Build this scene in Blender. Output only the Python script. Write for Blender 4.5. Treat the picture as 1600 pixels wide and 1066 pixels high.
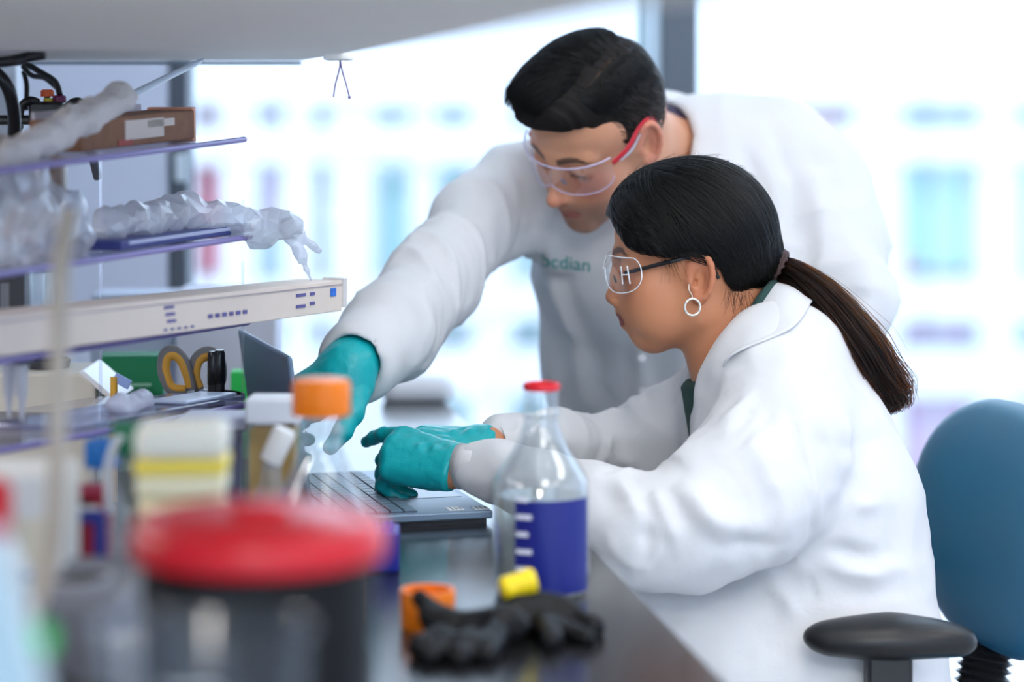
import bpy, bmesh, math, random
import numpy as np
from mathutils import Vector, Matrix, Euler

for o in list(bpy.data.objects):
    bpy.data.objects.remove(o, do_unlink=True)
SC = bpy.context.scene
COL = SC.collection
PI = math.pi
RND = random.Random(7)

# ------------------------------------------------------------------ camera
CAM_Z = 1.28
cam_data = bpy.data.cameras.new('camera')
cam = bpy.data.objects.new('camera', cam_data)
COL.objects.link(cam)
cam.location = (0, 0, CAM_Z)
cam.rotation_euler = (PI / 2, 0, 0)
cam_data.lens = 85
cam_data.sensor_width = 36
cam_data.shift_y = (150 - 533) / 1600.0
cam_data.clip_start = 0.05
cam_data.clip_end = 300
cam_data.dof.use_dof = True
cam_data.dof.focus_distance = 2.90
cam_data.dof.aperture_fstop = 2.15
cam_data.dof.aperture_blades = 0
SC.camera = cam
FPX = 85 / 36 * 1600.0


def P(px, py, Y):
    """a point of the place: seen at pixel (px, py) and standing Y metres in front of the lens"""
    return Vector(((px - 800) * Y / FPX, Y, CAM_Z - (py - 150) * Y / FPX))


# ------------------------------------------------------------------ light
SC.view_settings.view_transform = 'Standard'
SC.view_settings.look = 'None'
SC.view_settings.exposure = 0.27
SC.view_settings.gamma = 1.0
SC.view_settings.use_curve_mapping = False

world = bpy.data.worlds.new('sky')
SC.world = world
world.use_nodes = True
wn = world.node_tree.nodes
wn['Background'].inputs[0].default_value = (0.63, 0.79, 1.0, 1)
wn['Background'].inputs[1].default_value = 3.1

sun_d = bpy.data.lights.new('sun', 'SUN')
sun_d.energy = 0.8
sun_d.angle = math.radians(3)
sun_d.color = (1.0, 0.97, 0.92)
sun = bpy.data.objects.new('sun', sun_d)
COL.objects.link(sun)
sun.rotation_euler = (math.radians(38), 0, math.radians(-25))   # high, from behind the camera's building


def area(name, loc, sx, sy, watts, color=(1, 0.955, 0.90)):
    d = bpy.data.lights.new(name, 'AREA')
    d.shape = 'RECTANGLE'
    d.size = sx
    d.size_y = sy
    d.energy = watts
    d.color = color
    o = bpy.data.objects.new(name, d)
    COL.objects.link(o)
    o.location = loc
    return o


CEIL_Z = 2.9
LIGHT_SPOTS = [(0.45, 1.9, 4), (1.9, 1.9, 3), (0.45, 0.1, 8), (1.9, 0.1, 3), (-1.2, 0.1, 12), (1.9, 3.4, 2), (0.3, -1.5, 54), (1.6, -1.5, 10)]
for lx, ly, w in LIGHT_SPOTS:
    area('ceiling_lamp', (lx, ly, CEIL_Z - 0.06), 0.55, 1.15, w)
area('fill_lamp', (-.15, .45, 1.318), .06, .40, 6.5)      # unseen lamp added under the overhead cabinet to brighten the nearest things
area('fill_lamp', (-.95, 2.10, 1.318), .06, 1.0, 7.0)      # second added lamp, left of the frame, brightening the shelves and clutter
# ================================================================== helpers
def tag(o, label=None, cat=None, group=None, kind=None):
    if label: o['label'] = label
    if cat: o['category'] = cat
    if group: o['group'] = group
    if kind: o['kind'] = kind
    return o


def empty(name, loc=(0, 0, 0), rz=0.0, label=None, cat=None, group=None, rot=None):
    o = bpy.data.objects.new(name, None)
    COL.objects.link(o)
    o.location = loc
    o.rotation_euler = rot if rot is not None else (0, 0, rz)
    o.empty_display_size = 0.05
    return tag(o, label, cat, group)


def link(name, me, mat=None, parent=None, smooth=False, bevel=0, auto=None):
    o = bpy.data.objects.new(name, me)
    COL.objects.link(o)
    if mat is not None:
        for m in (mat if isinstance(mat, (list, tuple)) else [mat]):
            me.materials.append(m)
    if parent is not None:
        o.parent = parent
    if smooth:
        me.polygons.foreach_set('use_smooth', [True] * len(me.polygons))
    if auto is not None:
        me.set_sharp_from_angle(angle=math.radians(auto))
    if bevel:
        b = o.modifiers.new('bevel', 'BEVEL')
        b.width = bevel
        b.segments = 2
        b.limit_method = 'ANGLE'
    return o


def bm_obj(name, bm, mat=None, parent=None, smooth=False, bevel=0, auto=None):
    bmesh.ops.recalc_face_normals(bm, faces=bm.faces)
    me = bpy.data.meshes.new(name)
    bm.to_mesh(me)
    bm.free()
    return link(name, me, mat, parent, smooth, bevel, auto)


def add_box(bm, c, s, rot=None):
    """box centre c, full size s, optional 3x3 matrix"""
    vs = []
    for dx in (-.5, .5):
        for dy in (-.5, .5):
            for dz in (-.5, .5):
                v = Vector((dx * s[0], dy * s[1], dz * s[2]))
                if rot is not None: v = rot @ v
                vs.append(bm.verts.new(v + Vector(c)))
    for f in ((0, 1, 3, 2), (4, 6, 7, 5), (0, 4, 5, 1), (2, 3, 7, 6), (0, 2, 6, 4), (1, 5, 7, 3)):
        bm.faces.new([vs[i] for i in f])


def box(name, c, s, mat, parent=None, bevel=0.0, rot=None):
    bm = bmesh.new()
    add_box(bm, c, s, rot)
    return bm_obj(name, bm, mat, parent, bevel=bevel)


def add_lathe(bm, prof, seg=40, c=(0, 0, 0), rot=None, closed=False):
    """prof: list of (r, z); revolved about z"""
    rings = []
    for r, z in prof:
        if r < 1e-6:
            v = Vector((0, 0, z))
            if rot is not None: v = rot @ v
            rings.append([bm.verts.new(v + Vector(c))])
        else:
            ring = []
            for i in range(seg):
                a = 2 * PI * i / seg
                v = Vector((r * math.cos(a), r * math.sin(a), z))
                if rot is not None: v = rot @ v
                ring.append(bm.verts.new(v + Vector(c)))
            rings.append(ring)
    pairs = list(zip(rings, rings[1:]))
    if closed: pairs.append((rings[-1], rings[0]))
    for a, b in pairs:
        if len(a) == 1 and len(b) == 1: continue
        for i in range(seg):
            j = (i + 1) % seg
            if len(a) == 1: bm.faces.new([a[0], b[i], b[j]])
            elif len(b) == 1: bm.faces.new([a[i], a[j], b[0]])
            else: bm.faces.new([a[i], a[j], b[j], b[i]])


def lathe(name, prof, mat, parent=None, seg=40, c=(0, 0, 0), rot=None, smooth=True, auto=35, closed=False):
    bm = bmesh.new()
    add_lathe(bm, prof, seg, c, rot, closed)
    return bm_obj(name, bm, mat, parent, smooth=smooth, auto=auto)


def catmull(pts, n=8):
    pts = [Vector(p) for p in pts]
    if len(pts) < 3:
        return [pts[0].lerp(pts[-1], i / n) for i in range(n + 1)]
    out = []
    q = [pts[0] * 2 - pts[1]] + pts + [pts[-1] * 2 - pts[-2]]
    for i in range(1, len(q) - 2):
        p0, p1, p2, p3 = q[i - 1:i + 3]
        for k in range(n):
            t = k / n
            out.append(0.5 * ((2 * p1) + (p2 - p0) * t + (2 * p0 - 5 * p1 + 4 * p2 - p3) * t * t + (3 * p1 - p0 - 3 * p2 + p3) * t ** 3))
    out.append(pts[-1])
    return out


def add_tube(bm, pts, r, seg=10, cap=True, flat=1.0, up=None):
    """tube along pts; r number or list; flat squashes the second axis"""
    pts = [Vector(p) for p in pts]
    n = len(pts)
    rs = r if isinstance(r, (list, tuple)) else [r] * n
    if len(rs) != n:
        rs = [rs[min(int(i * (len(rs) - 1) / (n - 1)), len(rs) - 2)] * (1 - ((i * (len(rs) - 1) / (n - 1)) - min(int(i * (len(rs) - 1) / (n - 1)), len(rs) - 2)))
              + rs[min(int(i * (len(rs) - 1) / (n - 1)), len(rs) - 2) + 1] * ((i * (len(rs) - 1) / (n - 1)) - min(int(i * (len(rs) - 1) / (n - 1)), len(rs) - 2)) for i in range(n)]
    prev = None
    rings = []
    for i in range(n):
        t = (pts[min(i + 1, n - 1)] - pts[max(i - 1, 0)]).normalized()
        if prev is None:
            a = Vector(up) if up is not None else (Vector((0, 0, 1)) if abs(t.z) < .9 else Vector((1, 0, 0)))
        else:
            a = prev
        x = (a - t * a.dot(t)).normalized()
        y = t.cross(x)
        prev = x
        rings.append([bm.verts.new(pts[i] + x * (rs[i] * math.cos(2 * PI * k / seg)) + y * (rs[i] * flat * math.sin(2 * PI * k / seg))) for k in range(seg)])
    for a, b in zip(rings, rings[1:]):
        for k in range(seg):
            bm.faces.new([a[k], a[(k + 1) % seg], b[(k + 1) % seg], b[k]])
    if cap:
        bm.faces.new(rings[0][::-1])
        bm.faces.new(rings[-1])


def tube(name, pts, r, mat, parent=None, seg=10, flat=1.0, up=None, n=8, smooth=True):
    bm = bmesh.new()
    add_tube(bm, catmull(pts, n) if n else pts, r, seg, True, flat, up)
    return bm_obj(name, bm, mat, parent, smooth=smooth, auto=50)


def prism(name, poly, h, mat, parent=None, bevel=0.0, M=None):
    """polygon in xy extruded to h along z, M 4x4 placing"""
    bm = bmesh.new()
    a = [bm.verts.new((x, y, 0)) for x, y in poly]
    b = [bm.verts.new((x, y, h)) for x, y in poly]
    bm.faces.new(a[::-1]); bm.faces.new(b)
    n = len(poly)
    for i in range(n):
        bm.faces.new([a[i], a[(i + 1) % n], b[(i + 1) % n], b[i]])
    if M is not None:
        bmesh.ops.transform(bm, matrix=M, verts=bm.verts)
    return bm_obj(name, bm, mat, parent, bevel=bevel)


def copy_tree(o, parent=None):
    c = o.copy()
    COL.objects.link(c)
    if parent is not None: c.parent = parent
    for ch in [k for k in bpy.data.objects if k.parent == o]:
        copy_tree(ch, c)
    return c


def text(name, s, size, mat, parent=None, M=None, depth=0.0004):
    cu = bpy.data.curves.new(name, 'FONT')
    cu.body = s
    cu.size = size
    cu.align_x = 'CENTER'
    cu.align_y = 'CENTER'
    cu.extrude = depth
    tmp = bpy.data.objects.new(name, cu)
    COL.objects.link(tmp)
    dg = bpy.context.evaluated_depsgraph_get()
    me = bpy.data.meshes.new_from_object(tmp.evaluated_get(dg))
    bpy.data.objects.remove(tmp, do_unlink=True)
    if M is not None: me.transform(M)
    me.materials.clear()
    return link(name, me, mat, parent)


# ------------------------------------------------------------------ materials
def srgb(r, g, b):
    return tuple(((c / 255) / 12.92 if c / 255 <= .04045 else ((c / 255 + .055) / 1.055) ** 2.4) for c in (r, g, b)) + (1,)


MATS = {}


def mat(name, color=(.8, .8, .8, 1), rough=.5, metal=0.0, spec=.5, trans=0.0, ior=1.45, noise=0.0, nscale=40, bump=0.0, bscale=60,
        emit=None, estr=0.0, sss=0.0, sheen=0.0, alpha=1.0, coat=0.0, color2=None, attr=None, bdist=.002):
    if name in MATS: return MATS[name]
    m = bpy.data.materials.new(name)
    m.use_nodes = True
    nt = m.node_tree
    b = nt.nodes['Principled BSDF']
    I = b.inputs
    I['Base Color'].default_value = color
    I['Roughness'].default_value = rough
    I['Metallic'].default_value = metal
    I['Specular IOR Level'].default_value = spec
    I['Transmission Weight'].default_value = trans
    I['IOR'].default_value = ior
    I['Alpha'].default_value = alpha
    I['Coat Weight'].default_value = coat
    if sss:
        I['Subsurface Weight'].default_value = sss
        I['Subsurface Radius'].default_value = (1, .35, .2)
        I['Subsurface Scale'].default_value = .006
    if sheen:
        I['Sheen Weight'].default_value = sheen
    if emit:
        I['Emission Color'].default_value = emit
        I['Emission Strength'].default_value = estr
    tc = nt.nodes.new('ShaderNodeTexCoord')
    src = None
    if attr:
        a = nt.nodes.new('ShaderNodeAttribute')
        a.attribute_name = attr
        src = a.outputs['Color']
        nt.links.new(src, I['Base Color'])
    if noise or color2:
        n = nt.nodes.new('ShaderNodeTexNoise')
        n.inputs['Scale'].default_value = nscale
        n.inputs['Detail'].default_value = 5
        nt.links.new(tc.outputs['Object'], n.inputs['Vector'])
        mx = nt.nodes.new('ShaderNodeMix')
        mx.data_type = 'RGBA'
        rr = nt.nodes.new('ShaderNodeMapRange')
        rr.inputs[1].default_value = .35; rr.inputs[2].default_value = .65
        nt.links.new(n.outputs['Fac'], rr.inputs[0])
        nt.links.new(rr.outputs[0], mx.inputs[0])
        if src is not None:
            mul = nt.nodes.new('ShaderNodeMix'); mul.data_type = 'RGBA'; mul.blend_type = 'MULTIPLY'
            mul.inputs[0].default_value = 1
            nt.links.new(src, mul.inputs[6])
            mul.inputs[7].default_value = (1 - noise, 1 - noise, 1 - noise, 1)
            nt.links.new(src, mx.inputs[6])
            nt.links.new(mul.outputs[2], mx.inputs[7])
        else:
            mx.inputs[6].default_value = color
            mx.inputs[7].default_value = color2 if color2 else tuple(c * (1 - noise) for c in color[:3]) + (1,)
        nt.links.new(mx.outputs[2], I['Base Color'])
    if bump:
        n2 = nt.nodes.new('ShaderNodeTexNoise')
        n2.inputs['Scale'].default_value = bscale
        n2.inputs['Detail'].default_value = 4
        nt.links.new(tc.outputs['Object'], n2.inputs['Vector'])
        bp = nt.nodes.new('ShaderNodeBump')
        bp.inputs['Strength'].default_value = bump
        bp.inputs['Distance'].default_value = bdist
        nt.links.new(n2.outputs['Fac'], bp.inputs['Height'])
        nt.links.new(bp.outputs[0], I['Normal'])
    MATS[name] = m
    return m


def clear_mat(name, tint=(1, 1, 1, 1), refl=.08, rough=.02, mult=1.0, edge=.75, body=0.0, body_col=(1, 1, 1, 1)):
    """thin clear sheet (window pane, lens, bottle wall, film): passes light, mirrors a little, more at grazing angles; body adds a milky part"""
    if name in MATS: return MATS[name]
    m = bpy.data.materials.new(name)
    m.use_nodes = True
    nt = m.node_tree
    nt.nodes.remove(nt.nodes['Principled BSDF'])
    out = nt.nodes['Material Output']
    tr = nt.nodes.new('ShaderNodeBsdfTransparent'); tr.inputs[0].default_value = tint
    gl = nt.nodes.new('ShaderNodeBsdfGlossy'); gl.inputs[0].default_value = (1, 1, 1, 1); gl.inputs['Roughness'].default_value = rough
    lw = nt.nodes.new('ShaderNodeLayerWeight'); lw.inputs[0].default_value = .5
    pw = nt.nodes.new('ShaderNodeMath'); pw.operation = 'POWER'; pw.inputs[1].default_value = 3.0
    nt.links.new(lw.outputs['Facing'], pw.inputs[0])
    mr = nt.nodes.new('ShaderNodeMapRange')
    mr.inputs[3].default_value = refl; mr.inputs[4].default_value = edge
    nt.links.new(pw.outputs[0], mr.inputs[0])
    mx = nt.nodes.new('ShaderNodeMixShader')
    nt.links.new(mr.outputs[0], mx.inputs[0])
    first = tr.outputs[0]
    if body:
        df = nt.nodes.new('ShaderNodeBsdfDiffuse'); df.inputs[0].default_value = body_col
        tl = nt.nodes.new('ShaderNodeBsdfTranslucent'); tl.inputs[0].default_value = body_col
        ad = nt.nodes.new('ShaderNodeMixShader'); ad.inputs[0].default_value = .4
        nt.links.new(df.outputs[0], ad.inputs[1]); nt.links.new(tl.outputs[0], ad.inputs[2])
        m2 = nt.nodes.new('ShaderNodeMixShader'); m2.inputs[0].default_value = body
        nt.links.new(tr.outputs[0], m2.inputs[1]); nt.links.new(ad.outputs[0], m2.inputs[2])
        first = m2.outputs[0]
    nt.links.new(first, mx.inputs[1]); nt.links.new(gl.outputs[0], mx.inputs[2])
    nt.links.new(mx.outputs[0], out.inputs[0])
    MATS[name] = m
    return m


# ------------------------------------------------------------------ distance fields -> one continuous surface
def axis(lo, hi, coarse, fine=()):
    """grid stations from lo to hi; fine: (a, b, step) stretches with their own step"""
    xs = [lo]
    while xs[-1] < hi:
        st = coarse
        for a, b, s in fine:
            if a <= xs[-1] <= b: st = min(st, s)
        xs.append(xs[-1] + st)
    return np.array(xs, dtype=np.float32)


class Field:
    def __init__(self, ax, ay, az):
        self.ax = [ax, ay, az]
        self.D = np.full((len(ax), len(ay), len(az)), 1.0, dtype=np.float32)

    def _sub(self, lo, hi):
        s, g = [], []
        for k in range(3):
            a = self.ax[k]
            i0 = max(int(np.searchsorted(a, lo[k])) - 1, 0)
            i1 = min(int(np.searchsorted(a, hi[k])) + 1, len(a))
            if i1 <= i0: return None, None
            s.append(slice(i0, i1))
            g.append(a[i0:i1])
        return tuple(s), (g[0][:, None, None], g[1][None, :, None], g[2][None, None, :])

    def _mix(self, s, d, k, op):
        D = self.D[s]
        if op == 'add':
            if k <= 0: self.D[s] = np.minimum(D, d)
            else:
                h = np.maximum(k - np.abs(D - d), 0) / k
                self.D[s] = np.minimum(D, d) - h * h * k * .25
        else:
            nd = -d
            if k <= 0: self.D[s] = np.maximum(D, nd)
            else:
                h = np.maximum(k - np.abs(D - nd), 0) / k
                self.D[s] = np.maximum(D, nd) + h * h * k * .25

    def ell(self, c, r, R=None, k=.01, op='add'):
        c = np.array(c, dtype=np.float32); m = max(r) + k + .012
        s, g = self._sub(c - m, c + m)
        if s is None: return
        x, y, z = g[0] - c[0], g[1] - c[1], g[2] - c[2]
        if R is not None:
            R = np.array(R)
            x, y, z = (R[0, 0] * x + R[1, 0] * y + R[2, 0] * z, R[0, 1] * x + R[1, 1] * y + R[2, 1] * z, R[0, 2] * x + R[1, 2] * y + R[2, 2] * z)
        k0 = np.sqrt((x / r[0]) ** 2 + (y / r[1]) ** 2 + (z / r[2]) ** 2)
        k1 = np.sqrt((x / r[0] ** 2) ** 2 + (y / r[1] ** 2) ** 2 + (z / r[2] ** 2) ** 2)
        d = k0 * (k0 - 1) / np.maximum(k1, 1e-6)
        self._mix(s, d.astype(np.float32), k, op)

    def cone(self, a, b, ra, rb, k=.01, op='add', flat=None, flat_dir=None):
        """rounded limb from a (radius ra) to b (rb); flat < 1 thins it along flat_dir"""
        a = np.array(a, dtype=np.float32); b = np.array(b, dtype=np.float32)
        m = max(ra, rb) / (min(flat, 1) if flat else 1) + k + .012
        s, g = self._sub(np.minimum(a, b) - m, np.maximum(a, b) + m)
        if s is None: return
        ba = b - a
        L = float(ba @ ba) + 1e-12
        px, py, pz = g[0] - a[0], g[1] - a[1], g[2] - a[2]
        t = np.clip((px * ba[0] + py * ba[1] + pz * ba[2]) / L, 0, 1)
        dx, dy, dz = px - t * ba[0], py - t * ba[1], pz - t * ba[2]
        if flat:
            n = np.array(flat_dir, dtype=np.float32); n = n / np.linalg.norm(n)
            q = dx * n[0] + dy * n[1] + dz * n[2]
            e = (1 / flat - 1)
            dx, dy, dz = dx + q * e * n[0], dy + q * e * n[1], dz + q * e * n[2]
        d = np.sqrt(dx * dx + dy * dy + dz * dz) - (ra + (rb - ra) * t)
        if flat: d = d * min(1.0, flat * 1.3)
        self._mix(s, d.astype(np.float32), k, op)

    def chain(self, pts, rs, k=.02, **kw):
        for i in range(len(pts) - 1):
            self.cone(pts[i], pts[i + 1], rs[i], rs[i + 1], k, **kw)

    def half(self, p, n, k=0.0):
        """keep the side the normal n points away from"""
        s = (slice(None),) * 3
        n = np.array(n, dtype=np.float32); n = n / np.linalg.norm(n)
        d = -((self.ax[0][:, None, None] - p[0]) * n[0] + (self.ax[1][None, :, None] - p[1]) * n[1] + (self.ax[2][None, None, :] - p[2]) * n[2])
        self._mix(s, d, k, 'sub')

    def mesh(self, smooth=1):
        D = self.D
        ins = D < 0
        n = np.array(D.shape)
        c = np.zeros(n - 1, dtype=np.uint8)
        for i in (0, 1):
            for j in (0, 1):
                for k in (0, 1):
                    c += ins[i:n[0] - 1 + i, j:n[1] - 1 + j, k:n[2] - 1 + k]
        act = (c > 0) & (c < 8)
        idx = np.argwhere(act)
        vid = np.full(n - 1, -1, dtype=np.int32)
        vid[act] = np.arange(len(idx))
        I, J, K = idx.T
        acc = np.zeros((len(idx), 3), dtype=np.float64)
        cnt = np.zeros(len(idx))
        corners = [(i, j, k) for i in (0, 1) for j in (0, 1) for k in (0, 1)]
        val = {q: D[I + q[0], J + q[1], K + q[2]] for q in corners}
        for q in corners:
            for ax in range(3):
                if q[ax] == 0:
                    p = list(q); p[ax] = 1; p = tuple(p)
                    a, b = val[q], val[p]
                    m = (a < 0) != (b < 0)
                    t = np.where(m, a / np.where(m, a - b, 1), 0)
                    pos = np.array(q, dtype=np.float64)[None, :].repeat(len(idx), 0)
                    pos[:, ax] = t
                    acc[m] += pos[m]
                    cnt[m] += 1
        loc = acc / np.maximum(cnt, 1)[:, None]
        V = np.empty((len(idx), 3))
        for k in range(3):
            a = self.ax[k]
            i0 = idx[:, k]
            V[:, k] = a[i0] + loc[:, k] * (a[i0 + 1] - a[i0])
        quads = []
        for ax in range(3):
            sl0 = [slice(None)] * 3; sl1 = [slice(None)] * 3
            sl0[ax] = slice(0, -1); sl1[ax] = slice(1, None)
            A, B = ins[tuple(sl0)], ins[tuple(sl1)]
            e = np.argwhere(A != B)
            u, v = [k for k in range(3) if k != ax]
            ok = (e[:, u] > 0) & (e[:, v] > 0) & (e[:, u] < n[u] - 1) & (e[:, v] < n[v] - 1)
            e = e[ok]
            flip = A[tuple(e.T)]
            def g(du, dv):
                q = e.copy(); q[:, u] -= du; q[:, v] -= dv
                return vid[tuple(q.T)]
            q = np.stack([g(1, 1), g(0, 1), g(0, 0), g(1, 0)], 1)
            if ax == 1: flip = ~flip
            q[~flip] = q[~flip][:, ::-1]
            quads.append(q)
        F = np.concatenate(quads)
        for _ in range(smooth):
            V = laplace(V, F, .5)
        return V, F


def laplace(V, F, lam):
    S = np.zeros_like(V); C = np.zeros(len(V))
    for i in range(4):
        a, b = F[:, i], F[:, (i + 1) % 4]
        for k in range(3):
            S[:, k] += np.bincount(a, V[b, k], len(V)) + np.bincount(b, V[a, k], len(V))
        C += np.bincount(a, minlength=len(V)) + np.bincount(b, minlength=len(V))
    M = S / np.maximum(C, 1)[:, None]
    return V + lam * (M - V)


def normals(V, F):
    n = np.cross(V[F[:, 2]] - V[F[:, 0]], V[F[:, 3]] - V[F[:, 1]])
    N = np.zeros_like(V)
    for i in range(4):
        for k in range(3):
            N[:, k] += np.bincount(F[:, i], n[:, k], len(V))
    return N / np.maximum(np.linalg.norm(N, axis=1), 1e-12)[:, None]


def vnoise(Pn, freq, seed=0):
    """smooth value noise in -1..1"""
    rs = np.random.RandomState(seed)
    T = rs.rand(32, 32, 32) * 2 - 1
    q = Pn * freq + rs.rand(3) * 30
    i = np.floor(q).astype(int); f = q - i
    f = f * f * f * (f * (f * 6 - 15) + 10)
    out = 0
    for a in (0, 1):
        for b in (0, 1):
            for c in (0, 1):
                w = (f[:, 0] if a else 1 - f[:, 0]) * (f[:, 1] if b else 1 - f[:, 1]) * (f[:, 2] if c else 1 - f[:, 2])
                out = out + w * T[(i[:, 0] + a) % 32, (i[:, 1] + b) % 32, (i[:, 2] + c) % 32]
    return out


def seg_dist(V, a, b):
    a = np.array(a); b = np.array(b); ba = b - a
    t = np.clip(((V - a) @ ba) / (ba @ ba), 0, 1)
    return np.linalg.norm(V - a - t[:, None] * ba, axis=1), t


def fold(V, N, pts, amp, w, side=None):
    """raise (amp>0) or press in (amp<0) a soft ridge along pts, tapering at both ends"""
    pts = [np.array(p) for p in pts]
    n = len(pts) - 1
    best = np.full(len(V), 9.0); T = np.zeros(len(V))
    for i in range(n):
        d, t = seg_dist(V, pts[i], pts[i + 1])
        m = d < best
        best[m] = d[m]; T[m] = (i + t[m]) / n
    a = 1.25 * amp * (.55 * np.exp(-(best / w) ** 2) + .45 * np.exp(-best / (w * .55))) * np.clip(4 * T * (1 - T), 0, 1) ** .5
    return V + N * a[:, None]


def np_mesh(name, V, F, mat=None, parent=None, col=None, smooth=True):
    me = bpy.data.meshes.new(name)
    me.vertices.add(len(V))
    me.vertices.foreach_set('co', np.asarray(V, dtype=np.float32).ravel())
    me.loops.add(F.size)
    me.loops.foreach_set('vertex_index', F.astype(np.int32).ravel())
    me.polygons.add(len(F))
    me.polygons.foreach_set('loop_start', np.arange(0, F.size, F.shape[1], dtype=np.int32))
    me.update(calc_edges=True)
    me.validate()
    if col is not None:
        at = me.color_attributes.new('col', 'FLOAT_COLOR', 'POINT')
        at.data.foreach_set('color', np.concatenate([col, np.ones((len(col), 1))], 1).astype(np.float32).ravel())
    return link(name, me, mat, parent, smooth=smooth)


def hair_curves(name, strands, radius, mat, parent=None, tip=.25):
    """strands: array (n, m, 3)"""
    strands = np.asarray(strands, dtype=np.float32)
    n, m = strands.shape[:2]
    hc = bpy.data.hair_curves.new(name)
    hc.add_curves([m] * n)
    hc.attributes['position'].data.foreach_set('vector', strands.ravel()) if 'position' in hc.attributes else hc.position_data.foreach_set('vector', strands.ravel())
    ra = hc.attributes.get('radius') or hc.attributes.new('radius', 'FLOAT', 'POINT')
    prof = np.interp(np.linspace(0, 1, m), [0, .7, 1], [1, .9, tip]) * radius
    ra.data.foreach_set('value', np.tile(prof, n).astype(np.float32))
    hc.materials.append(mat)
    o = bpy.data.objects.new(name, hc)
    COL.objects.link(o)
    if parent is not None: o.parent = parent
    return o
# ================================================================== the room
BZ = 0.78                                    # bench top
def edge_x(y): return .183 - .153 * (y - 2.062)      # front edge of the bench, running away from the lens
WALL = mat('wall_paint', srgb(214, 221, 238), .8, spec=.2, noise=.03, nscale=3)
PALE = mat('pale_laminate', srgb(244, 241, 235), .55, noise=.04, nscale=6)
GREYM = mat('grey_aluminium', srgb(84, 92, 102), .45, metal=.2)
LIGHTM = mat('pale_reflection', srgb(190, 212, 228), .4)
TEALE = mat('glass_edge', srgb(40, 120, 120), .25)
FLOORM = mat('floor_vinyl', srgb(196, 197, 198), .35, noise=.08, nscale=25)
CEILM = mat('ceiling_paint', srgb(235, 235, 232), .9, spec=.1)
GLASSW = clear_mat('window_glass', (.97, .985, .99, 1), .03, .0, edge=.35)
WY = 4.5
def structure(o): o['kind'] = 'structure'; return o
structure(box('floor', (.8, .8, -.02), (5.2, 7.6, .04), FLOORM))
structure(box('ceiling', (.8, .8, CEIL_Z + .05), (5.2, 7.6, .1), CEILM))
structure(box('wall_left', (-1.75, .8, CEIL_Z / 2), (.1, 7.6, CEIL_Z), WALL))
structure(box('wall_right', (3.35, .8, CEIL_Z / 2), (.1, 7.6, CEIL_Z), WALL))
structure(box('wall_rear', (.8, -2.95, .05), (5.2, .1, .1), WALL))          # low sill of rear glazing added behind the camera for frontal fill light
for i in range(5):
    structure(box('trim_%d' % (i + 6), (-1.7 + 1.25 * i, -2.95, 1.5), (.06, .10, 2.8), GREYM))
for i in range(4):
    structure(box('window_%d' % (i + 5), (-1.075 + 1.25 * i, -2.95, 1.5), (1.19, .006, 2.8), GLASSW))  # unseen panes, added so sky light comes in from behind the camera
xw = (268 - 800) * WY / FPX
structure(box('wall_back', ((xw - 1.75) / 2, WY + .02, CEIL_Z / 2), (xw + 1.75, .16, CEIL_Z), WALL))
def xpx(p, y=WY): return (p - 800) * y / FPX
# mullions and panes
tr = structure(box('trim_1', (xpx(284), WY, CEIL_Z / 2), (xpx(299) - xpx(270), .10, CEIL_Z), GREYM, bevel=.003))
m2 = structure(box('trim_2', (xpx(1059), WY, CEIL_Z / 2), (xpx(1086) - xpx(1033), .11, CEIL_Z), GREYM, bevel=.003))
box('reflection_strip', (xpx(1017), WY - .0, CEIL_Z / 2), (xpx(1032) - xpx(1002), .07, CEIL_Z), LIGHTM, m2).parent = m2  # pale colour stands in for the bright reflection along the glass edge
box('glass_edge', (xpx(1000), WY - .0, CEIL_Z / 2), (xpx(1003.5) - xpx(998), .05, CEIL_Z), TEALE, m2)
structure(box('trim_3', (xpx(1059) + .92, WY, CEIL_Z / 2), (.062, .11, CEIL_Z), GREYM, bevel=.003))
structure(box('trim_4', (xpx(1059) + 1.84, WY, CEIL_Z / 2), (.062, .11, CEIL_Z), GREYM, bevel=.003))
structure(box('trim_5', (1.4, WY, .06), (4.2, .11, .12), GREYM, bevel=.003))
for i, (a, b) in enumerate(((xpx(299), xpx(998)), (xpx(1086), xpx(1059) + .89), (xpx(1059) + .95, xpx(1059) + 1.81), (xpx(1059) + 1.87, 3.3))):
    structure(box('window_%d' % (i + 1), ((a + b) / 2, WY, CEIL_Z / 2 + .05), (b - a, .006, CEIL_Z - .1), GLASSW))

# ceiling lamps (above the frame)
for i, (lx, ly, w) in enumerate(LIGHT_SPOTS):
    r = empty('ceiling_light', (lx, ly, CEIL_Z - .03), label='flush ceiling light panel over the laboratory, out of the picture', cat='lamp', group='ceiling light panels')
    bm = bmesh.new()
    for sx in (-1, 1):
        add_box(bm, (sx * .305, 0, 0), (.03, 1.24, .05)); add_box(bm, (0, sx * .605, 0), (.58, .03, .05))
    bm_obj('frame', bm, mat('white_metal', srgb(235, 235, 235), .4), r)
    box('diffuser', (0, 0, .0), (.58, 1.18, .02), mat('lit_diffuser', (1, 1, 1, 1), .5, emit=(1, .97, .93, 1), estr=3.0), r)

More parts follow.
